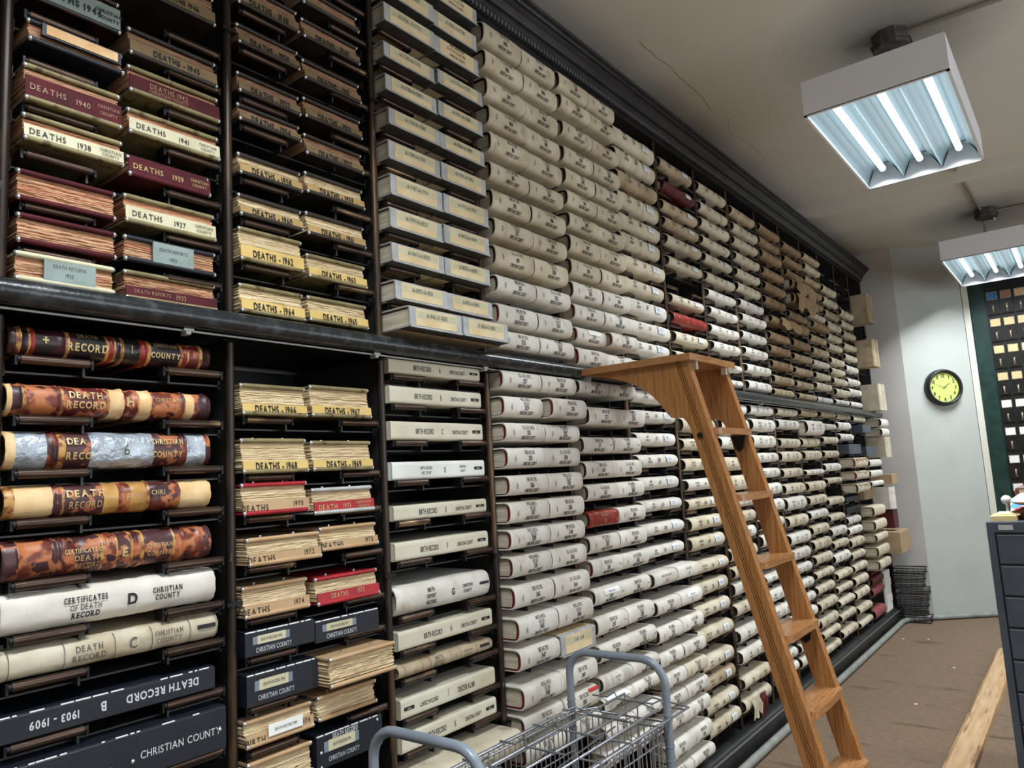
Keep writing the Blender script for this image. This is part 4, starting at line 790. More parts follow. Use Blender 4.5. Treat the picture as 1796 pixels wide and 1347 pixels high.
def far_lettering(kind, v, dark):
    k = (kind, v, dark)
    if k in FLET: return FLET[k]
    f = far_mesh('white', v)[1]; t = MB(); im = ink if dark else ink_b; rnd = random.Random(v)
    w1 = ['DEED','WARRANTY','DEED','MORTGAGE','DEED','RELEASE'][v%6]; num = str(201+v*3+(40 if kind == 'a' else 0))[-3 if kind == 'a' else -2:]
    if kind == 'a':
        text_into(t, w1, .24*LN, .68*HN, .0135, im, f, .6, True); text_into(t, 'RECORD', .24*LN, .42*HN, .0135, im, f, .6, True); text_into(t, num, .47*LN, .56*HN, .024, im, f, .6, True)
    else:
        text_into(t, w1, .26*LN, .66*HN, .013, im, f, .6, True); text_into(t, 'RECORD', .26*LN, .40*HN, .013, im, f, .6, True); text_into(t, num, .51*LN, .54*HN, .024, im, f, .6, True)
        text_into(t, 'CHRISTIAN', .71*LN, .66*HN, .012, im, f, .6, True); text_into(t, 'COUNTY', .71*LN, .42*HN, .012, im, f, .6, True)
    FLET[k] = t.mesh('lettering'); return FLET[k]
PLAB = {}
def paper_label(v):
    if v in PLAB: return PLAB[v]
    f = far_mesh('white', v)[1]; t = MB(); patch(t, .66*LN, .82*LN, .36*HN, .84*HN, f, paper_s, .001)
    for q in (.70,.58,.46): text_into(t, 'WARRANTY DEED' if q > .5 else '1929', .74*LN, q*HN, .0060, M('ink_blue', (60,70,110)), f, .6, eps=.002)
    PLAB[v] = t.mesh('paper_label'); return PLAB[v]
CNT = [0]
def far_book(k, z, h, tier, order, tint, p=.03, dx=0, L=None, lab=True, label=None, red=False):
    CNT[0] += 1; v = (CNT[0]*7+k*3+order) % 12; L = L or (PC-.082+random.uniform(-.02,.012))
    me, f = far_mesh(tint, v)
    ti = 'upper shelves' if tier == 'U' else 'lower shelves'
    label = label or f'{tint} canvas ledger, {ORD[order]} from the top in the {BAY[k]} of the {ti}'
    o = link('canvas_ledger', me, None, (X(k)+.022+dx, -p-random.uniform(0,.012), z), (0, 0, random.uniform(-.006,.006)), (L/LN, 1, h/HN), label, 'ledger', 'canvas ledgers stacked one above another')
    if 'red' not in tint: link('lettering', far_lettering('a' if (lab == 'sticker') else 'b', v, random.random() < (.75 if k < 9 else .45)), o)
    if lab == 'sticker': link('paper_label', paper_label(v), o)
    return o
def torn_flap(o, x0, x1, dz, m, seed):
    rnd = random.Random(seed); n_ = 12; vs = []
    for i in range(n_+1):
        x = x0+(x1-x0)*i/n_; vs += [(x,-.010-.006*sin(i),HN*.9),(x,-.022-.008*sin(i*.8),HN*.3),(x,-.014-.006*sin(i*1.3),-dz*abs(sin(i*.5+seed))-rnd.uniform(0,.01))]
    fs = [(3*i+j,3*i+3+j,3*i+4+j,3*i+1+j) for i in range(n_) for j in range(2)]
    m_ = MB().add(vs, fs, m, True); m_.build('torn_cover_flap', o)
tintsU = {5:['cream']*8+['white']*5, 6:['tan']*4+['cream']*8, 7:['cream']*6+['white']*6, 8:['tan','cream','cream']+['cream']*3+['white']*6, 9:['brown']*10+['tan']*3, 10:['brown']*8+['tan']*4, 11:['tan','cream','tan','brown','brown','cream','brown','tan','tan','white','cream','cream','white'], 12:['cream','cream','tan']+['cream']*6+['cream','white'], 13:['cream']*5+['white']*4}
for k in range(5, 14):
    for i, (z, h) in enumerate(T['c%dU' % k]):
        tint = tintsU[k][min(i, len(tintsU[k])-1)]; lab = 'sticker' if k in (5,6) or (k == 7 and i in (4,5)) else True; kw = {}
        if k == 5 and i == 2: lab = True; tint = 'tan'
        if k == 6 and i == 1: tint = 'dark red'; kw['label'] = 'dark red leather ledger with a white label high in the seventh bay'
        if k == 6 and i == 7: tint = 'red leather'; lab = True; kw['label'] = 'bright red ribbed leather ledger in the upper shelves above the ladder platform'
        if k == 10 and i in (3,4): kw.update(p=.07, L=.45); kw['label'] = f'brown ledger with a {"large torn hole" if i == 3 else "ragged hanging cover"}, tenth bay of the upper shelves'.replace('tenth', 'eleventh' if False else 'tenth')
        if k == 9 and i == 6: kw.update(p=.06, L=.45, dx=.0, label='brown ledger whose loose cover strip sags across into the next bay')
        if k == 11 and i == 6: kw.update(p=.05, L=.45)
        if k == 12 and i in (9,): kw.update(p=.05, L=.44)
        o = far_book(k, z, h, 'U', i, tint, lab=lab, **kw)
        if k == 10 and i in (3,4): torn_flap(o, .02, .46, .05, canvas_b, i)
        if k == 9 and i == 6: torn_flap(o, .12, .52, .03, canvas_b, 3)
for i, (z, h) in enumerate(T['c5L']): far_book(5, z, h, 'L', i, 'white', lab='sticker')
for j, z in enumerate((1.01,.888,.769,.66,.565,.474,.385)): pass
tl = {6:['cream','cream','cream','cream','white','cream','cream','cream','cream','cream','cream','cream','cream','tan','cream','cream'],7:['white']*3+['cream','cream','white','cream','white','cream','cream','white','cream','white','white','cream','cream'],8:['white']*20,9:['cream','white','cream','cream','cream','cream','white','cream']+['white']*12,10:['tan','white','cream','cream','white','cream','cream','white']+['cream']*12,11:['tan','white','cream','cream','white','cream','cream','cream','white','cream','white']+['cream']*8,12:['cream','white','white']+['white']*6+['white','white','cream','cream','cream','cream','cream','cream','cream'],13:['cream']}
def record_box(x, y, z, w, h, m, label, txt, d=.30):
    root = empty('record_box', (x, y, z), label, 'box', 'record boxes at the far end'); mb = MB(); bevbox(mb, 0, w, 0, d, 0, h, m, .003); mb.build('case', root)
    t = MB(); text_into(t, txt, .5*w, .5*h, .022, silver_ink, lambda q: 0, .7); t.build('lettering', root); return root
for k in range(6, 13):
    for i, (z, h) in enumerate(T['c%dL' % k]):
        tint = tl[k][min(i, len(tl[k])-1)]; kw = {}; lab = 'sticker' if (k == 6 and i > 1) else True
        if k == 12 and i == 3: record_box(X(12)+.018, -.09, z, .40, h-.012, file_m, 'gray record box with silver lettering in the thirteenth bay', '1 2 3', .3); continue
        if k == 12 and i in (4,5,6):
            root = deed_book(X(12)+.02, z, .42, h-.012, .13, '', '', ['ledger with a torn red and white cover, far lower shelves','frayed cream ledger with open page ends, far lower shelves','ledger wrapped in clear plastic, far lower shelves'][i-4], lining_r if i < 6 else lining_d, canvas_c if i else canvas_w, style='none'); 
            mb = MB(); rr = random.Random(i)
            f_ = prof(h-.012, .03, 2.7)
            for q in range(7): a = .05+.13*q; patch(mb, a*.42, (a+rr.uniform(.04,.10))*.42, rr.uniform(.5,.7)*h, rr.uniform(.75,.85)*h, lambda w_: f_(w_)-.002, leather_r if i == 4 else canvas_b)
            mb.build('torn_patch', root); continue
        if k == 12 and i in (7,8): record_box(X(12)+.02, -.02, z, .42, h-.012, navy, 'dark blue box ' + ('under the plastic-wrapped ledger' if i == 7 else 'second below the plastic-wrapped ledger'), '', .3); continue
        if k == 10 and i == 1: kw.update(p=.07, label='white ledger in a large paper wrapper with black printing'); 
        if k == 7 and i == 15: kw.update(label='ragged cream ledger with a torn maroon strap, bottom of the eighth bay')
        o = far_book(k, z, h, 'L', i, tint, lab=lab, **kw)
        if k == 7 and i == 15: torn_flap(o, .05, .18, .03, canvas_c, 2); torn_flap(o, .17, .26, .05, TINT['dark red'], 5)
c13 = T['c13L']
far_book(13, c13[0][0], c13[0][1], 'L', 0, 'cream')
record_box(X(13)+.016, -.10, c13[1][0], .30, .070, file_m, 'gray record box above the dark gap in the fourteenth bay', '12')
record_box(X(13)+.016, -.11, c13[2][0], .40, .080, file_m, 'gray record box beside the other, fourteenth bay', '3 7')
for j in (3,4,5): deed_book(X(13)+.02, c13[j][0], .44, c13[j][1]-.012, .13, '', '', f'plain white ledger, {ORD[j-3]} of three below the gray box in the fourteenth bay', lining_d, canvas_w, style='none')
record_box(X(13)+.02, -.05, 1.17, .36, .085, cardboard, 'tan wrapped package in the fourteenth bay', '', .3)
for j in (6,7,8,9,10): deed_book(X(13)+.02, c13[j][0], .42, min(c13[j][1]-.012,.085), .12, '', str(20+j), f'cream ledger with open page end, {ORD[j-6]} of five in the fourteenth bay', lining_d, canvas_c, style='number')
for j in (11,12,13,14): far_book(13, c13[j][0], min(c13[j][1],.08), 'L', j, 'dark red' if j < 13 else 'faded red', label=f'{"dark red" if j < 13 else "faded red"} leather ledger, {ORD[j-11]} of four low in the fourteenth bay')

# upright volumes in the last bay
def upright(x, z, w, h, p, m, label, n_=2, d=.26):
    for i in range(n_):
        root = empty('upright_volume', (x+i*(w+.002), -p+random.uniform(0,.012), z), label+('' if n_ == 1 else f', {["left","right"][i] if n_ == 2 else ["left","middle","right"][i]} one'), 'book', 'volumes standing upright in the last bay')
        mb = MB(); mb.prism([(0,.012),(.010,.0),(w-.010,0),(w,.012),(w,d),(w-.004,d),(w-.004,.014),(.004,.014),(.004,d),(0,d)], 'z', 0, h, m); mb.build('cover', root)
        MB().box(.005, w-.005, .016, d-.006, .006, h-.006, pages_y).build('page_block', root)
        t = MB(); text_into(t, 'RECORD', w/2, .72*h, .018, ink_b, lambda q: 0, .5); text_into(t, str(3+i), w/2, .3*h, .02, ink_b, lambda q: 0, .6); t.build('lettering', root)
upright(7.62, 2.81, .09, .28, .15, canvas_t, 'tan upright volume highest in the last bay')
upright(7.59, 2.385, .09, .26, .16, canvas_t, 'tan upright volume in the middle of the last bay')
upright(7.60, 1.968, .10, .25, .17, canvas_c, 'cream upright volume standing on the counter end')
for a, b_, q in ((1.815,.075,'upper'),(1.728,.072,'lower')): deed_book(7.58, a, .30, b_, .15, '', '', f'small white ledger lying under the counter end, {q} one', lining_d, canvas_w, style='none')
upright(7.62, 1.53, .10, .19, .16, canvas_c, 'cream upright volume under the two small ledgers')
record_box(7.68, -.16, 1.275, .26, .095, cardboard, 'open tan box end sticking out of the last bay', '', .3)
upright(7.60, 1.055, .09, .20, .16, canvas_w, 'white upright volume below the tan box')
upright(7.68, .875, .07, .165, .15, TINT['dark red'], 'crimson upright volume in the last bay', 2)
record_box(7.54, -.20, .66, .44, .19, cardboard, 'flat tan cardboard box jutting from the last bay', '', .36)
for j in range(5):
    z = .13+j*.072; record_box(7.575+.002*j, -.02-.004*(j%2), z, .22, .070, paper, f'small white labelled box, {ORD[j]} from the bottom of the end stack', 'II I', .28)

# ---- wire racks stacked by the end of the shelving --------------------------------------
def wire_rack(j):
    z = .004+.062*j; root = empty('wire_rack', (8.045-.22+.012*((j*5)%3), -.31+.035*((j*3)%4)/3, z), f'black wire tray, {ORD[j]} from the floor in the stack by the wall', 'rack', 'black wire trays stacked by the wall')
    w, d, h = .19, .26, .05; mb = MB(); jit = [(random.uniform(-.008,.008), random.uniform(-.01,.01)) for _ in range(1)][0]
    for zz in (0.004, h): mb.tube([(0,0,zz),(w,0,zz),(w,d,zz),(0,d,zz),(0,0,zz)], .0045, rack_m, 5)
    mb.build('frame', root)
    g = MB()
    for i in range(1, 8): g.cyl((0,d*i/8,.004),(w,d*i/8,.004), .002, rack_m, 5)
    for i in range(1, 6): g.cyl((w*i/6,0,.004),(w*i/6,0,h), .002, rack_m, 5); g.cyl((0,d*i/6,.004),(0,d*i/6,h), .002, rack_m, 5)
    g.build('wires', root)
    for x, y in ((0,0),(w,0),(w,d),(0,d)): pass
for j in range(8): wire_rack(j)

# ---- ladder ------------------------------------------------------------------------------
def ladder():
    root = empty('library_ladder', (2.78, -.75, 0), 'golden oak rolling ladder with a platform hooked on the counter rail', 'ladder')
    O = Vector((2.78,-.75,0)); K = .255; ZT = 1.925
    fy = lambda z: -.52-K*(ZT-z)
    def sect(x0, x1, dep):
        # plan section with three grooves on the front, swept down the lean
        w = x1-x0; g = [(0,0),(.20,0),(.25,.007),(.31,.0),(.40,0),(.46,.009),(.52,0),(.58,0),(.64,.009),(.70,0),(.78,0),(.82,.007),(.88,0),(.93,0),(1,.004)]
        side = [(dep*q, d) for q, d in ((.66,0),(.63,.004),(.60,0),(.55,0),(.515,.005),(.48,0),(.43,0),(.40,.004),(.37,0))]
        return [(x0,0),(x1,0),(x1,dep),(x0,dep)]+[(x0+d, y) for y, d in side]
    for x0, x1, lab in ((2.573,2.613,'left'),(2.925,2.965,'right')):
        s = sect(x0, x1, .072); s = s if lab == 'left' else s[:4]; k = len(s); vs = []; zs = [0,.4,.8,1.2,1.6,ZT]
        for z in zs: vs += [(x-O.x, fy(z)+d-O.y, z) for x, d in s]
        fs = [(i*k+j, i*k+(j+1)%k, (i+1)*k+(j+1)%k, (i+1)*k+j) for i in range(len(zs)-1) for j in range(k)]
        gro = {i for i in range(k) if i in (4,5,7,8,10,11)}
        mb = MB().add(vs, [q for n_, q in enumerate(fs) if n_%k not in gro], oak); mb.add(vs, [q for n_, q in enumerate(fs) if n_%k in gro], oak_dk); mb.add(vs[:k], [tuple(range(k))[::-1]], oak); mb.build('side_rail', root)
        # curved bracket below the platform
        out = [(-.06,1.925),(-.10,1.922),(-.16,1.912),(-.22,1.893),(-.286,1.868),(-.335,1.838),(-.375,1.802),(-.405,1.765),(-.425,1.735),(-.436,1.722),(-.452,1.718),(-.466,1.722),(-.484,1.716),(-.498,1.700),(-.508,1.678),(fy(1.66)+.071,1.655),(fy(1.8)+.071,1.8),(fy(ZT)+.071,ZT)]
        MB().prism([(y-O.y, z) for y, z in out], 'x', x0+.003-O.x, x1-.003-O.x, oak).build('platform_bracket', root)
    # platform with rounded front corners
    xa, xb, ya, yb = 2.545, 3.005, -.548, -.035; r = .035; pl = []
    for cx, cy, a0_ in ((xb-r,yb-.005,None),(xb-r,ya+r,-90),(xa+r*.3,ya+r*.3,-180)):
        if a0_ is None: pl += [(xb,yb)]
        elif a0_ == -90: pl += [(cx+r*cos(t), cy-r*sin(t)) for t in [pi*i/12 for i in range(7)]]
        else: pl += [(cx-r*.3*sin(t), cy-r*.3*cos(t)) for t in [pi*i/8 for i in range(5)]]
    pl += [(xa,yb)]; pl = [(x-O.x, y-O.y) for x, y in pl]
    mb = MB(); mb.prism(pl, 'z', ZT, ZT+.026, oak_flat); mb.build('platform', root)
    for x in (2.62, 2.905): MB().box(x-O.x, x+.016-O.x, -.535-O.y, -.515-O.y, 1.898, 1.925, M('cream_block', (206,196,176), rough=.5)).build('corner_block', root)
    tz = [1.672,1.427,1.192,.949,.712,.473,.235]
    for i, z in enumerate(tz):
        y0 = fy(z)-.022; y1 = fy(z)+.085; a, b_ = 2.613-O.x, 2.925-O.x
        pl = [(b_,y1),(b_,fy(z)),(b_+.018,fy(z)-.002),(b_+.022,y0+.014),(b_+.012,y0+.003),(b_-.006,y0),(a+.02,y0),(a+.004,y0+.006),(a-.004,fy(z)-.004),(a,fy(z)),(a,y1)]
        MB().prism([(x, y-O.y) for x, y in pl], 'z', z-.024, z, oak_flat).build('tread', root)
    for z in (1.672, .949):
        mb = MB(); y = fy(z)+.03-O.y; mb.prism([(y-.028,z-.025),(y-.022,z-.045),(y-.016,z-.075),(y,z-.088),(y+.016,z-.075),(y+.022,z-.045),(y+.028,z-.025)], 'x', 2.917-O.x, 2.9245-O.x, iron); mb.build('iron_bracket', root)
    mb = MB(); mb.cyl((2.562-O.x,-.548-O.y,1.647),(2.573-O.x,-.548-O.y,1.647), .010, iron, 10); mb.build('bolt', root)
    for x in (2.593, 2.945):
        mb = MB(); mb.box(x-.006-O.x, x+.006-O.x, -.085-O.y, -.03-O.y, 1.905, 1.925, case_gray); mb.build('rail_hook', root)
ladder()

# ---- wire cart ---------------------------------------------------------------------------
def cart():
    XL, XR, YB, YF = 1.275, 2.135, -.205, -.555; O = Vector(((XL+XR)/2, (YB+YF)/2, 0))
    root = empty('library_cart', O, 'gray wire basket cart with two curved tube handles in front of the shelves', 'cart')
    def q(p): return tuple(Vector(p)-O)
    for x in (XL, XR):
        pts = [(x,YB,.10),(x,YB,.86)]; r = .075
        for c, s0 in (((YB-r), 0), ((YF+r), 1)):
            for i in range(0, 7):
                t = pi/2*i/6
                if s0 == 0: pts.append((x, c+r*cos(t), .875+r*sin(t)))
                else: pts.append((x, c-r*sin(t), .875+r*cos(t)))
        pts += [(x,YF,.86),(x,YF,.10)]
        MB().tube([q(p) for p in pts], .0125, cart_m, 14).build('handle_tube', root)
        for y in (YB, YF):
            mb = MB(); 
            for z in (.79,.775,.70,.66): mb.cyl(q((x,y,z)), q((x,y,z+.006)), .0145, cart_m, 12)
            mb.cyl(q((x,y,.0)), q((x,y,.001)), .001, iron, 6); mb.build('tube_collar', root)
            c = MB(); c.cyl(q((x-.010,y,.035)), q((x+.010,y,.035)), .035, iron, 14); c.cyl(q((x,y,.06)), q((x,y,.11)), .009, cart_m, 8); c.build('caster', root)
    w = .0034
    a, b_, c, d = XL+.02, XR-.005, YB-.012, YF+.012; zr, zb = .772, .55
    mb = MB()
    for z in (zr, zr-.018): mb.tube([q(p) for p in ((a,c,z),(b_,c,z),(b_,d,z),(a,d,z),(a,c,z))], .0034, chrome, 6)
    for y in (c, d):
        n_ = int((b_-a)/.022); mb.tube([q((a+(b_-a)*i/n_, y, zr-.009+(.008 if i%2 else -.008))) for i in range(n_+1)], .0018, chrome, 5)
    mb.build('basket_rim', root)
    mb = MB()
    for y in (c, d):
        n_ = int((b_-a)/.024)
        for i in range(n_+1): x = a+(b_-a)*i/n_; mb.cyl(q((x,y,zr-.01)), q((x,y,zb)), w*.62, chrome, 5, False)
        for z in (.72, .64, .58): mb.cyl(q((a,y,z)), q((b_,y,z)), w*.7, chrome, 5, False)
    for x in (a, b_):
        for i in range(15): y = c+(d-c)*i/14; mb.cyl(q((x,y,zr-.01)), q((x,y,zb)), w*.62, chrome, 5, False)
    mb.build('basket_sides', root, kind='stuff')
    mb = MB()
    for i in range(16): y = c+(d-c)*i/15; mb.cyl(q((a,y,zb)), q((b_,y,zb)), w*.7, chrome, 5, False)
    for i in range(8): x = a+(b_-a)*i/7; mb.cyl(q((x,c,zb-.004)), q((x,d,zb-.004)), w*.8, chrome, 5, False)
    mb.build('basket_floor', root)
    # loose wire rack lying across the basket
    mb = MB(); zz = zr+.012
    for i, y in enumerate((-.245,-.325,-.415,-.50,-.565)):
        x1 = (2.02,2.28,2.30,2.18,2.26)[i]; mb.cyl(q((a-.02,y,zz)), q((x1,y,zz+.006*(i%2))), .0040, chrome, 6)
    for x in (1.40,1.56,1.72,1.88,2.04,2.22):
        mb.tube([q(p) for p in ((x,-.235,zz+.006),(x,-.29,zz+.006),(x+.02,-.31,zz+.020),(x,-.33,zz+.006),(x,-.46,zz+.006),(x+.015,-.48,zz+.016),(x,-.50,zz+.004),(x,-.57,zz+.004))], .003, chrome, 6)
    mb.build('loose_rack', root)
    mb = MB()
    for p0, p1 in (((2.28,-.325,zz),(2.28,-.325,zz-.14)),((2.28,-.325,zz-.14),(2.2,-.50,zz-.15)),((2.20,-.415,zz),(2.20,-.415,zz-.16)),((2.0,-.33,zz-.15),(2.28,-.33,zz-.15)),((2.05,-.42,zz-.02),(1.96,-.26,zz-.14)),((2.28,-.325,zz),(2.18,-.50,zz)),((2.02,-.24,zz),(2.10,-.33,zz+.01)),((2.26,-.565,zz),(2.30,-.415,zz))):
        mb.cyl(q(p0), q(p1), .0028, chrome, 6)
    mb.build('folded_frame', root)
    mb = MB(); mb.tube([q(p) for p in ((a,c,.2),(b_,c,.2),(b_,d,.2),(a,d,.2),(a,c,.2))], .006, cart_m, 6)
    for i in range(12): y = c+(d-c)*i/11; mb.cyl(q((a,y,.2)), q((b_,y,.2)), .0022, chrome, 5)
    mb.build('lower_shelf', root)
cart()

# ---- fluorescent fixtures -----------------------------------------------------------------
def area(name, parent, loc, sx, sy, w, col=(.88,.95,1.0)):
    l = bpy.data.lights.new(name, 'AREA'); l.shape = 'RECTANGLE'; l.size = sx; l.size_y = sy; l.energy = w; l.color = col; l.spread = radians(140)
    o = bpy.data.objects.new(name, l); C.objects.link(o); o.parent = parent; o.location = loc; return o
def fixture(x, y, label, box=True):
    z = 3.10; Lf, Wf, Hf = 1.24, .585, .16
    root = empty('ceiling_light', (x, y, z), label, 'light', 'hanging fluorescent fixtures')
    mb = MB(); t = .006; x0, x1, y0, y1 = -Lf/2, Lf/2, -Wf/2, Wf/2
    mb.box(x0,x0+t,y0,y1,0,Hf,lamp_w); mb.box(x1-t,x1,y0,y1,0,Hf,lamp_w); mb.box(x0+t,x1-t,y0,y0+t,0,Hf,lamp_w); mb.box(x0+t,x1-t,y1-t,y1,0,Hf,lamp_w); mb.box(x0,x1,y0,y1,Hf,Hf+.006,lamp_w)
    for a_ in ((x0,x0+.012,y0,y1),(x1-.012,x1,y0,y1),(x0,x1,y0,y0+.012),(x0,x1,y1-.012,y1)): mb.box(a_[0],a_[1],a_[2],a_[3],-.003,.004,lamp_w)
    mb.build('housing', root)
    wt = (Wf-2*t)/3
    for i in range(3):
        ya = y0+t+i*wt; m_ = MB(); pr = [(ya+wt*q, zz) for q, zz in ((0,.012),(.06,.05),(.18,.085),(.30,.105),(.32,.118),(.68,.118),(.70,.105),(.82,.085),(.94,.05),(1,.012))]
        k = len(pr); vs = [(x0+t,)+p for p in pr]+[(x1-t,)+p for p in pr]; m_.add(vs, [(j,j+1,k+j+1,k+j) for j in range(k-1)], lamp_r)
        for xx, s_ in ((x0+t, 1), (x1-t, -1)): m_.add([(xx+s_*.002,)+p for p in pr]+[(xx+s_*.05,)+(ya+wt*(.3+.4*j/(k-1)), .112) for j in range(k)], [(j,j+1,k+j+1,k+j) for j in range(k-1)], lamp_r)
        m_.build('reflector', root)
        tb = MB(); tb.cyl((x0+.07,ya+wt/2,.078),(x1-.07,ya+wt/2,.078), .0175, tube_m, 12); tb.ball((x0+.07,ya+wt/2,.078), .0170, lamp_w, 8); tb.ball((x1-.07,ya+wt/2,.078), .0170, lamp_w, 8); tb.build('lamp_tube', root)
        area('tube_light', root, (0, ya+wt/2, .059), Lf-.15, .030, LAMP_W/3)
    rm_ = MB(); 
    for xx in (-.09,.09): rm_.cyl((xx,.0,Hf+.006),(xx*.5,.0,3.50-z), .006, conduit_m, 6)
    rm_.build('hanger', root)
    if box:
        b = empty('junction_box', (x-.16, y-.03, 3.50), 'sooty octagonal junction box above '+box, 'junction box', 'ceiling junction boxes')
        m_ = MB(); m_.prism([(.085*cos(pi/8+pi/4*i), .085*sin(pi/8+pi/4*i)) for i in range(8)], 'z', 0, .08, soot); m_.prism([(.095*cos(pi/8+pi/4*i), .095*sin(pi/8+pi/4*i)) for i in range(8)], 'z', .02, .03, soot); m_.build('housing', b)
        m_ = MB(); m_.cyl((.03,-.05,-.03),(.03,-.05,0), .012, case_gray, 8); m_.build('knockout', b)
fixture(4.06, -1.10, 'nearer white fluorescent fixture with three lit tubes', 'the nearer fixture')
fixture(7.55, -1.16, 'farther white fluorescent fixture near the clock wall', 'the farther fixture')
fixture(.55, -1.10, 'white fluorescent fixture over the near end of the shelves', False)
fixture(-1.6, -3.3, 'white fluorescent fixture behind the camera position', False)  # this and the second row: out-of-view fixtures added for bounce light
fixture(2.3, -3.6, 'white fluorescent fixture in the second row', False)
fixture(5.8, -3.6, 'white fluorescent fixture at the far end of the second row', False)
def conduit():
    mb = MB(); mb.tube([(3.95,-1.13,3.567),(6.13,-1.13,3.567)], .010, conduit_m, 8); mb.tube([(6.22,-1.13,3.567),(7.4,-1.16,3.567)], .010, conduit_m, 8); mb.tube([(3.90,-1.20,3.562),(3.92,-2.4,3.562)], .013, conduit_m, 8); mb.tube([(7.45,-1.25,3.562),(7.47,-2.4,3.562)], .013, conduit_m, 8)
    mb.build('ceiling_conduit', label='painted conduit along the ceiling between the light boxes', cat='conduit')
conduit()
# hairline plaster crack
cr = MB()
for pts in ([(3.094,-.187),(3.166,-.18),(3.212,-.187),(3.288,-.18),(3.355,-.191),(3.424,-.195),(3.527,-.184),(3.602,-.188),(3.698,-.187),(3.792,-.189),(3.918,-.175),(4.028,-.155)],[(4.155,-.187),(4.194,-.196),(4.286,-.156),(4.408,-.129),(4.487,-.143),(4.595,-.162),(4.737,-.162),(4.975,-.152)]):
    cr.tube([(a, b_, 3.5798) for a, b_ in pts], .0013, M('crack_dark', (150,142,126)), 4); cr.build('ceiling_crack', label='thin crack in the ceiling plaster above the cornice', cat='crack', kind='stuff')

# ---- wall clock -----------------------------------------------------------------------------
def clock():
    ang = math.atan2(-.775+.31, 8.43-8.05)   # wall direction
    o = empty('wall_clock', (8.275-.004, -.585, 2.168), 'round black wall clock with a yellow face on the white wall', 'clock', rot=(0, 0, ang)); o.scale = (.92, 1.5, .92)
    # local: x along the wall, y into the wall (behind), z up ; normal is -y
    R = .195; mb = MB(); prr = [(.155,-.020),(.160,-.034),(.172,-.042),(.186,-.036),(.195,-.018),(.195,.0)]
    k = 40; vs = []; 
    for j in range(k):
        t = 2*pi*j/k; vs += [(a*cos(t), b, a*sin(t)) for a, b in prr]
    m = len(prr); fs = [(j*m+i, j*m+i+1, ((j+1)%k)*m+i+1, ((j+1)%k)*m+i) for j in range(k) for i in range(m-1)]
    mb.add(vs, fs, clock_rim, True); mb.build('rim', o)
    mb = MB(); mb.add([(.16*cos(2*pi*j/k), -.020, .16*sin(2*pi*j/k)) for j in range(k)], [tuple(range(k))], clock_face); mb.build('dial', o)
    t = MB(); f = lambda z: -.0205
    for h_ in range(1, 13):
        a = pi/2-2*pi*h_/12; text_into(t, str(h_), .124*cos(a), .124*sin(a), .052, ink, f, .78, True)
    t.build('numeral', o)
    for nm, hh, ln, w_ in (('hour_hand', 1.8, .092, .006), ('minute_hand', 9.6, .115, .005)):
        a = pi/2-2*pi*hh/12; dx, dz = cos(a), sin(a); g = MB(); y = -.024 if nm[0] == 'h' else -.026
        g.add([(-dx*.02-dz*w_/2,y,-dz*.02+dx*w_/2),(-dx*.02+dz*w_/2,y,-dz*.02-dx*w_/2),(dx*ln+dz*.001,y,dz*ln-dx*.001),(dx*ln-dz*.001,y,dz*ln+dx*.001)], [(0,1,2,3)], ink); g.build(nm, o)
clock()

# ---- green framed drawer cabinet ------------------------------------------------------------
def card_cabinet():
    xf = 8.49; y0, y1 = -.885, -2.6; root = empty('drawer_cabinet', (xf, y0, 0), 'tall dark green steel cabinet of narrow black document drawers', 'cabinet')
    MB().box(0, .155, y1-y0, 0, 0, 3.25, green_m).build('body', root)
    MB().box(-.012, 0, -.125, 0, 0, 3.25, green_m).build('side_stile', root)
    MB().box(-.006, 0, y1-y0, -.125, 3.10, 3.25, M('head_rail', (28,28,34), rough=.4)).build('head_rail', root)
    mb = MB(); w, h = .106, .252; mb.prism([(-.002,0),(-.002,h),(-w+.002,h),(-w+.002,0)], 'x', -.018, 0, drawer_m)
    mb.prism([(-.010,.010),(-.010,h-.010),(-w+.010,h-.010),(-w+.010,.010)], 'x', -.022, -.018, drawer_m); FR = mb.mesh('drawer')
    g = MB(); yc = -w/2
    g.tube([(-.022,yc,.085),(-.038,yc,.080),(-.044,yc,.062),(-.044,yc,.046),(-.038,yc,.030),(-.022,yc,.026)], .0075, brass, 7); g.box(-.025,-.02,yc-.010,yc+.010,.082,.092,brass); g.box(-.025,-.02,yc-.010,yc+.010,.018,.027,brass)
    HN_ = g.mesh('pull')
    cards = {}
    for nm, m_ in (('tan', M('card_tan', (210,176,128), rough=.6)), ('white', paper), ('blue', M('card_blue', (60,110,170), rough=.6)), ('brown', M('card_brown', (150,110,84), rough=.6))):
        c = MB(); c.box(-.0255,-.023,yc-.038,yc+.038,.150,.216,m_); c.box(-.024,-.0215,yc-.043,yc+.043,.145,.222,brass); cards[nm] = c.mesh('label_card')
    for r in range(12):
        for c in range(9):
            d = link('drawer', FR, root, (0, -.135-c*.1115, 3.09-.262*(r+1)+.005)); link('pull', HN_, d)
            nm = 'tan' if r < 4 else 'white'
            if r == 0: nm = ('blue','brown','tan')[c%3]
            link('label_card', cards[nm], d)
card_cabinet()

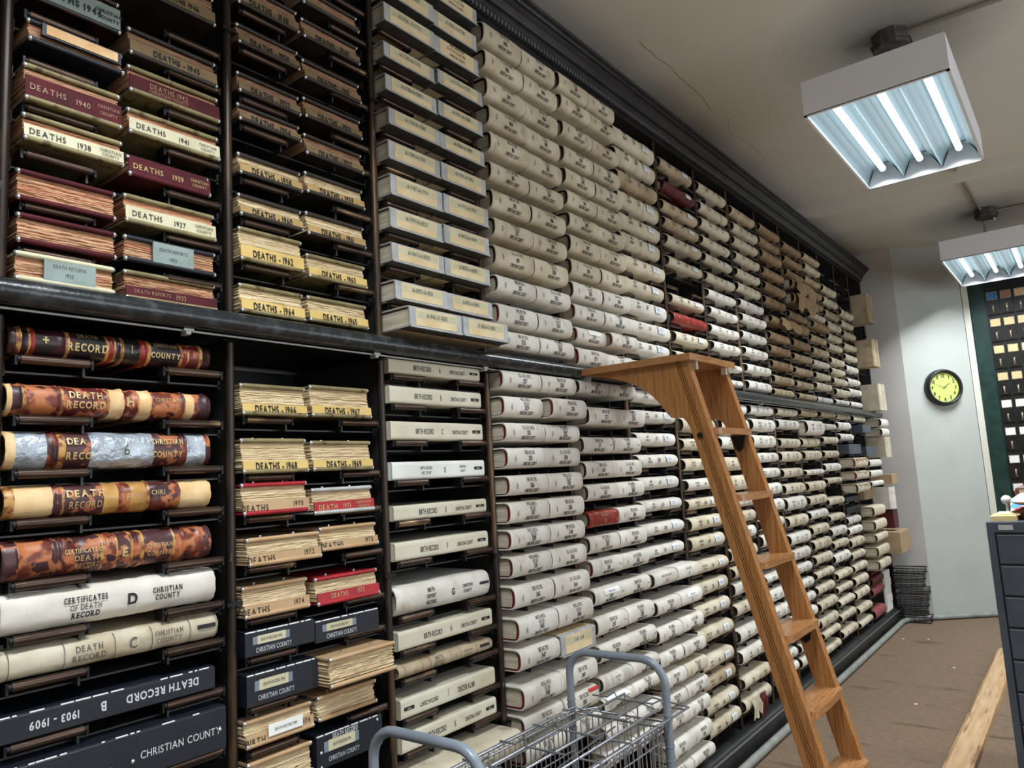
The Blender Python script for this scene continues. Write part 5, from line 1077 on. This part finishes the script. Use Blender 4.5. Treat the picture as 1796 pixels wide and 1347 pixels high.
# ---- gray steel file cabinet and what lies on it -----------------------------------------------
def file_cabinet():
    xf, y0, y1, zt = 4.0, -1.248, -2.0, 1.214; root = empty('file_cabinet', (xf, y0, 0), 'gray steel cabinet of shallow drawers at the right edge', 'cabinet')
    W = y1-y0; mb = MB(); mb.box(0, .7, W, 0, .0, zt, file_m); mb.build('body', root)
    mb = MB(); mb.box(-.012, .0, -.028, 0, 0, zt, file_m); mb.box(-.012, .0, W, -.028, zt-.044, zt, file_m); mb.box(-.004,0,W,-.028,0,zt-.044,file_d); mb.build('front_frame', root)
    mb = MB(); bevbox(mb, -.014, -.002, W+.03, -.036, 0, .124, file_m, .002); mb.box(-.0155,-.0135,W+.03,-.036,.1195,.1245,file_l); D = mb.mesh('drawer')
    for i in range(8): link('drawer', D, root, (0, 0, zt-.052-.1355*(i+1)+.008))
    mb = MB(); mb.box(-.016,-.012,-.10,-.045,zt-.034,zt-.012,case_gray); text_into(mb, 'STEEL', 0, 0, .001, ink, lambda z: 0) if False else None; mb.build('name_plate', root, label='small silver maker plate, lettering unreadable')
    z = zt
    def item(nm, x, y, label, cat, bld, group='things on the gray cabinet'):
        r = empty(nm, (x, y, z), label, cat, group); bld(r); return r
    def pad(r):
        MB().box(-.09,.10,-.100,0,0,.022,M('pad_cream', (226,206,150), (210,188,128), 20, rough=.8, stretch=(1,1,10))).build('sheet_stack', r)
        MB().box(-.06,.11,-.112,-.02,.022,.030,M('pad_top', (236,222,176), rough=.8)).build('top_sheet', r)
    item('paper_pad', 4.15, -1.26, 'stack of cream paper at the front of the gray cabinet', 'paper', pad)
    def bask(r):
        mb = MB(); ws = M('wicker_brown', (140,92,56), (96,58,32), 60, rough=.8, stretch=(1,1,4))
        for i in range(6): mb.tube([(.10*cos(t)*(1+.05*i), -.1+.10*sin(t)*(1+.05*i), .008+.013*i) for t in [2*pi*j/14 for j in range(15)]], .0075, ws, 6)
        mb.build('wicker_wall', r)
    item('wicker_basket', 4.22, -1.35, 'brown wicker basket behind the paper stack', 'basket', bask)
    rg = M('cloth_print', (226,230,236), (90,150,190), 18, .5, .56, rough=.9, c3=(196,60,76), c3scale=14, c3lo=.6, c3hi=.63)
    rr = random.Random(4); me = MB(); vs = []
    for i in range(9):
        for j in range(9): u, v = i/8-.5, j/8-.5; vs.append((u*.26, v*.24, .05-(u*u+v*v)*.12+rr.uniform(-.012,.012)+.02*sin(6*u+4*v)))
    me.add(vs, [(9*i+j, 9*i+9+j, 9*i+10+j, 9*i+j+1) for i in range(8) for j in range(8)], rg, True)
    me.build('folded_cloth', None, (4.22,-1.46,zt+.060), label='crumpled cloth with red and blue print in the basket', cat='cloth')
    for i in range(3):
        r = empty('leather_book', (4.37+.01*i, -1.335-.006*i, zt+.0+.0+.045*i), f'brown leather book, {["bottom","middle","top"][i]} of the stack on the gray cabinet', 'book', 'brown books stacked on the gray cabinet')
        br = M('leather_brown', (120,72,50), (96,54,38), 16, rough=.5); mb = MB(); mb.prism([(.0,.0),(-.27,.0),(-.27,.004),(-.012,.005),(-.008,.020),(-.012,.036),(-.27,.037),(-.27,.041),(0,.041),(.006,.02)], 'x', 0, .30, br); mb.build('cover', r); MB().box(.005,.295,-.262,-.012,.006,.035,pages_y).build('page_block', r)
    r = empty('lamp_knob', (4.50, -1.295, zt), 'small pale rounded stand behind the papers', 'stand', 'things on the gray cabinet'); mb = MB(); mb.cyl((0,0,0),(0,0,.006), .03, paper, 12); mb.cyl((0,0,.006),(0,0,.05), .006, paper, 8); mb.ball((0,0,.07), .024, paper, 12); mb.build('body', r)
file_cabinet()

mb = MB(); mb.prism([(-1.035,.0),(-.905,0),(-.905,.024),(-.925,.040),(-1.02,.042),(-1.035,.034)], 'x', 1.5, 6.9, strip_wood); mb.build('threshold_board', label='long worn wooden threshold board across the brown carpet', cat='board')
for i, (x, y) in enumerate(((7.12,-.22),(7.18,-.40),(6.3,-.70),(5.3,-.62))):
    MB().prism([(0,0),(.018,.004),(.022,.016),(.006,.02)], 'z', 0, .002, paper).build('paper_scrap', None, (x,y,.0005), label='tiny white paper scrap lying on the brown carpet', cat='scrap', group='paper scraps on the carpet')

dups = [l for l, c in LABELS.items() if c > 1 and 'scrap' not in l]
if dups: print('DUPLICATE LABELS', len(dups), dups[:10])
print('canvas ledgers', CNT[0], 'objects', len(bpy.data.objects))
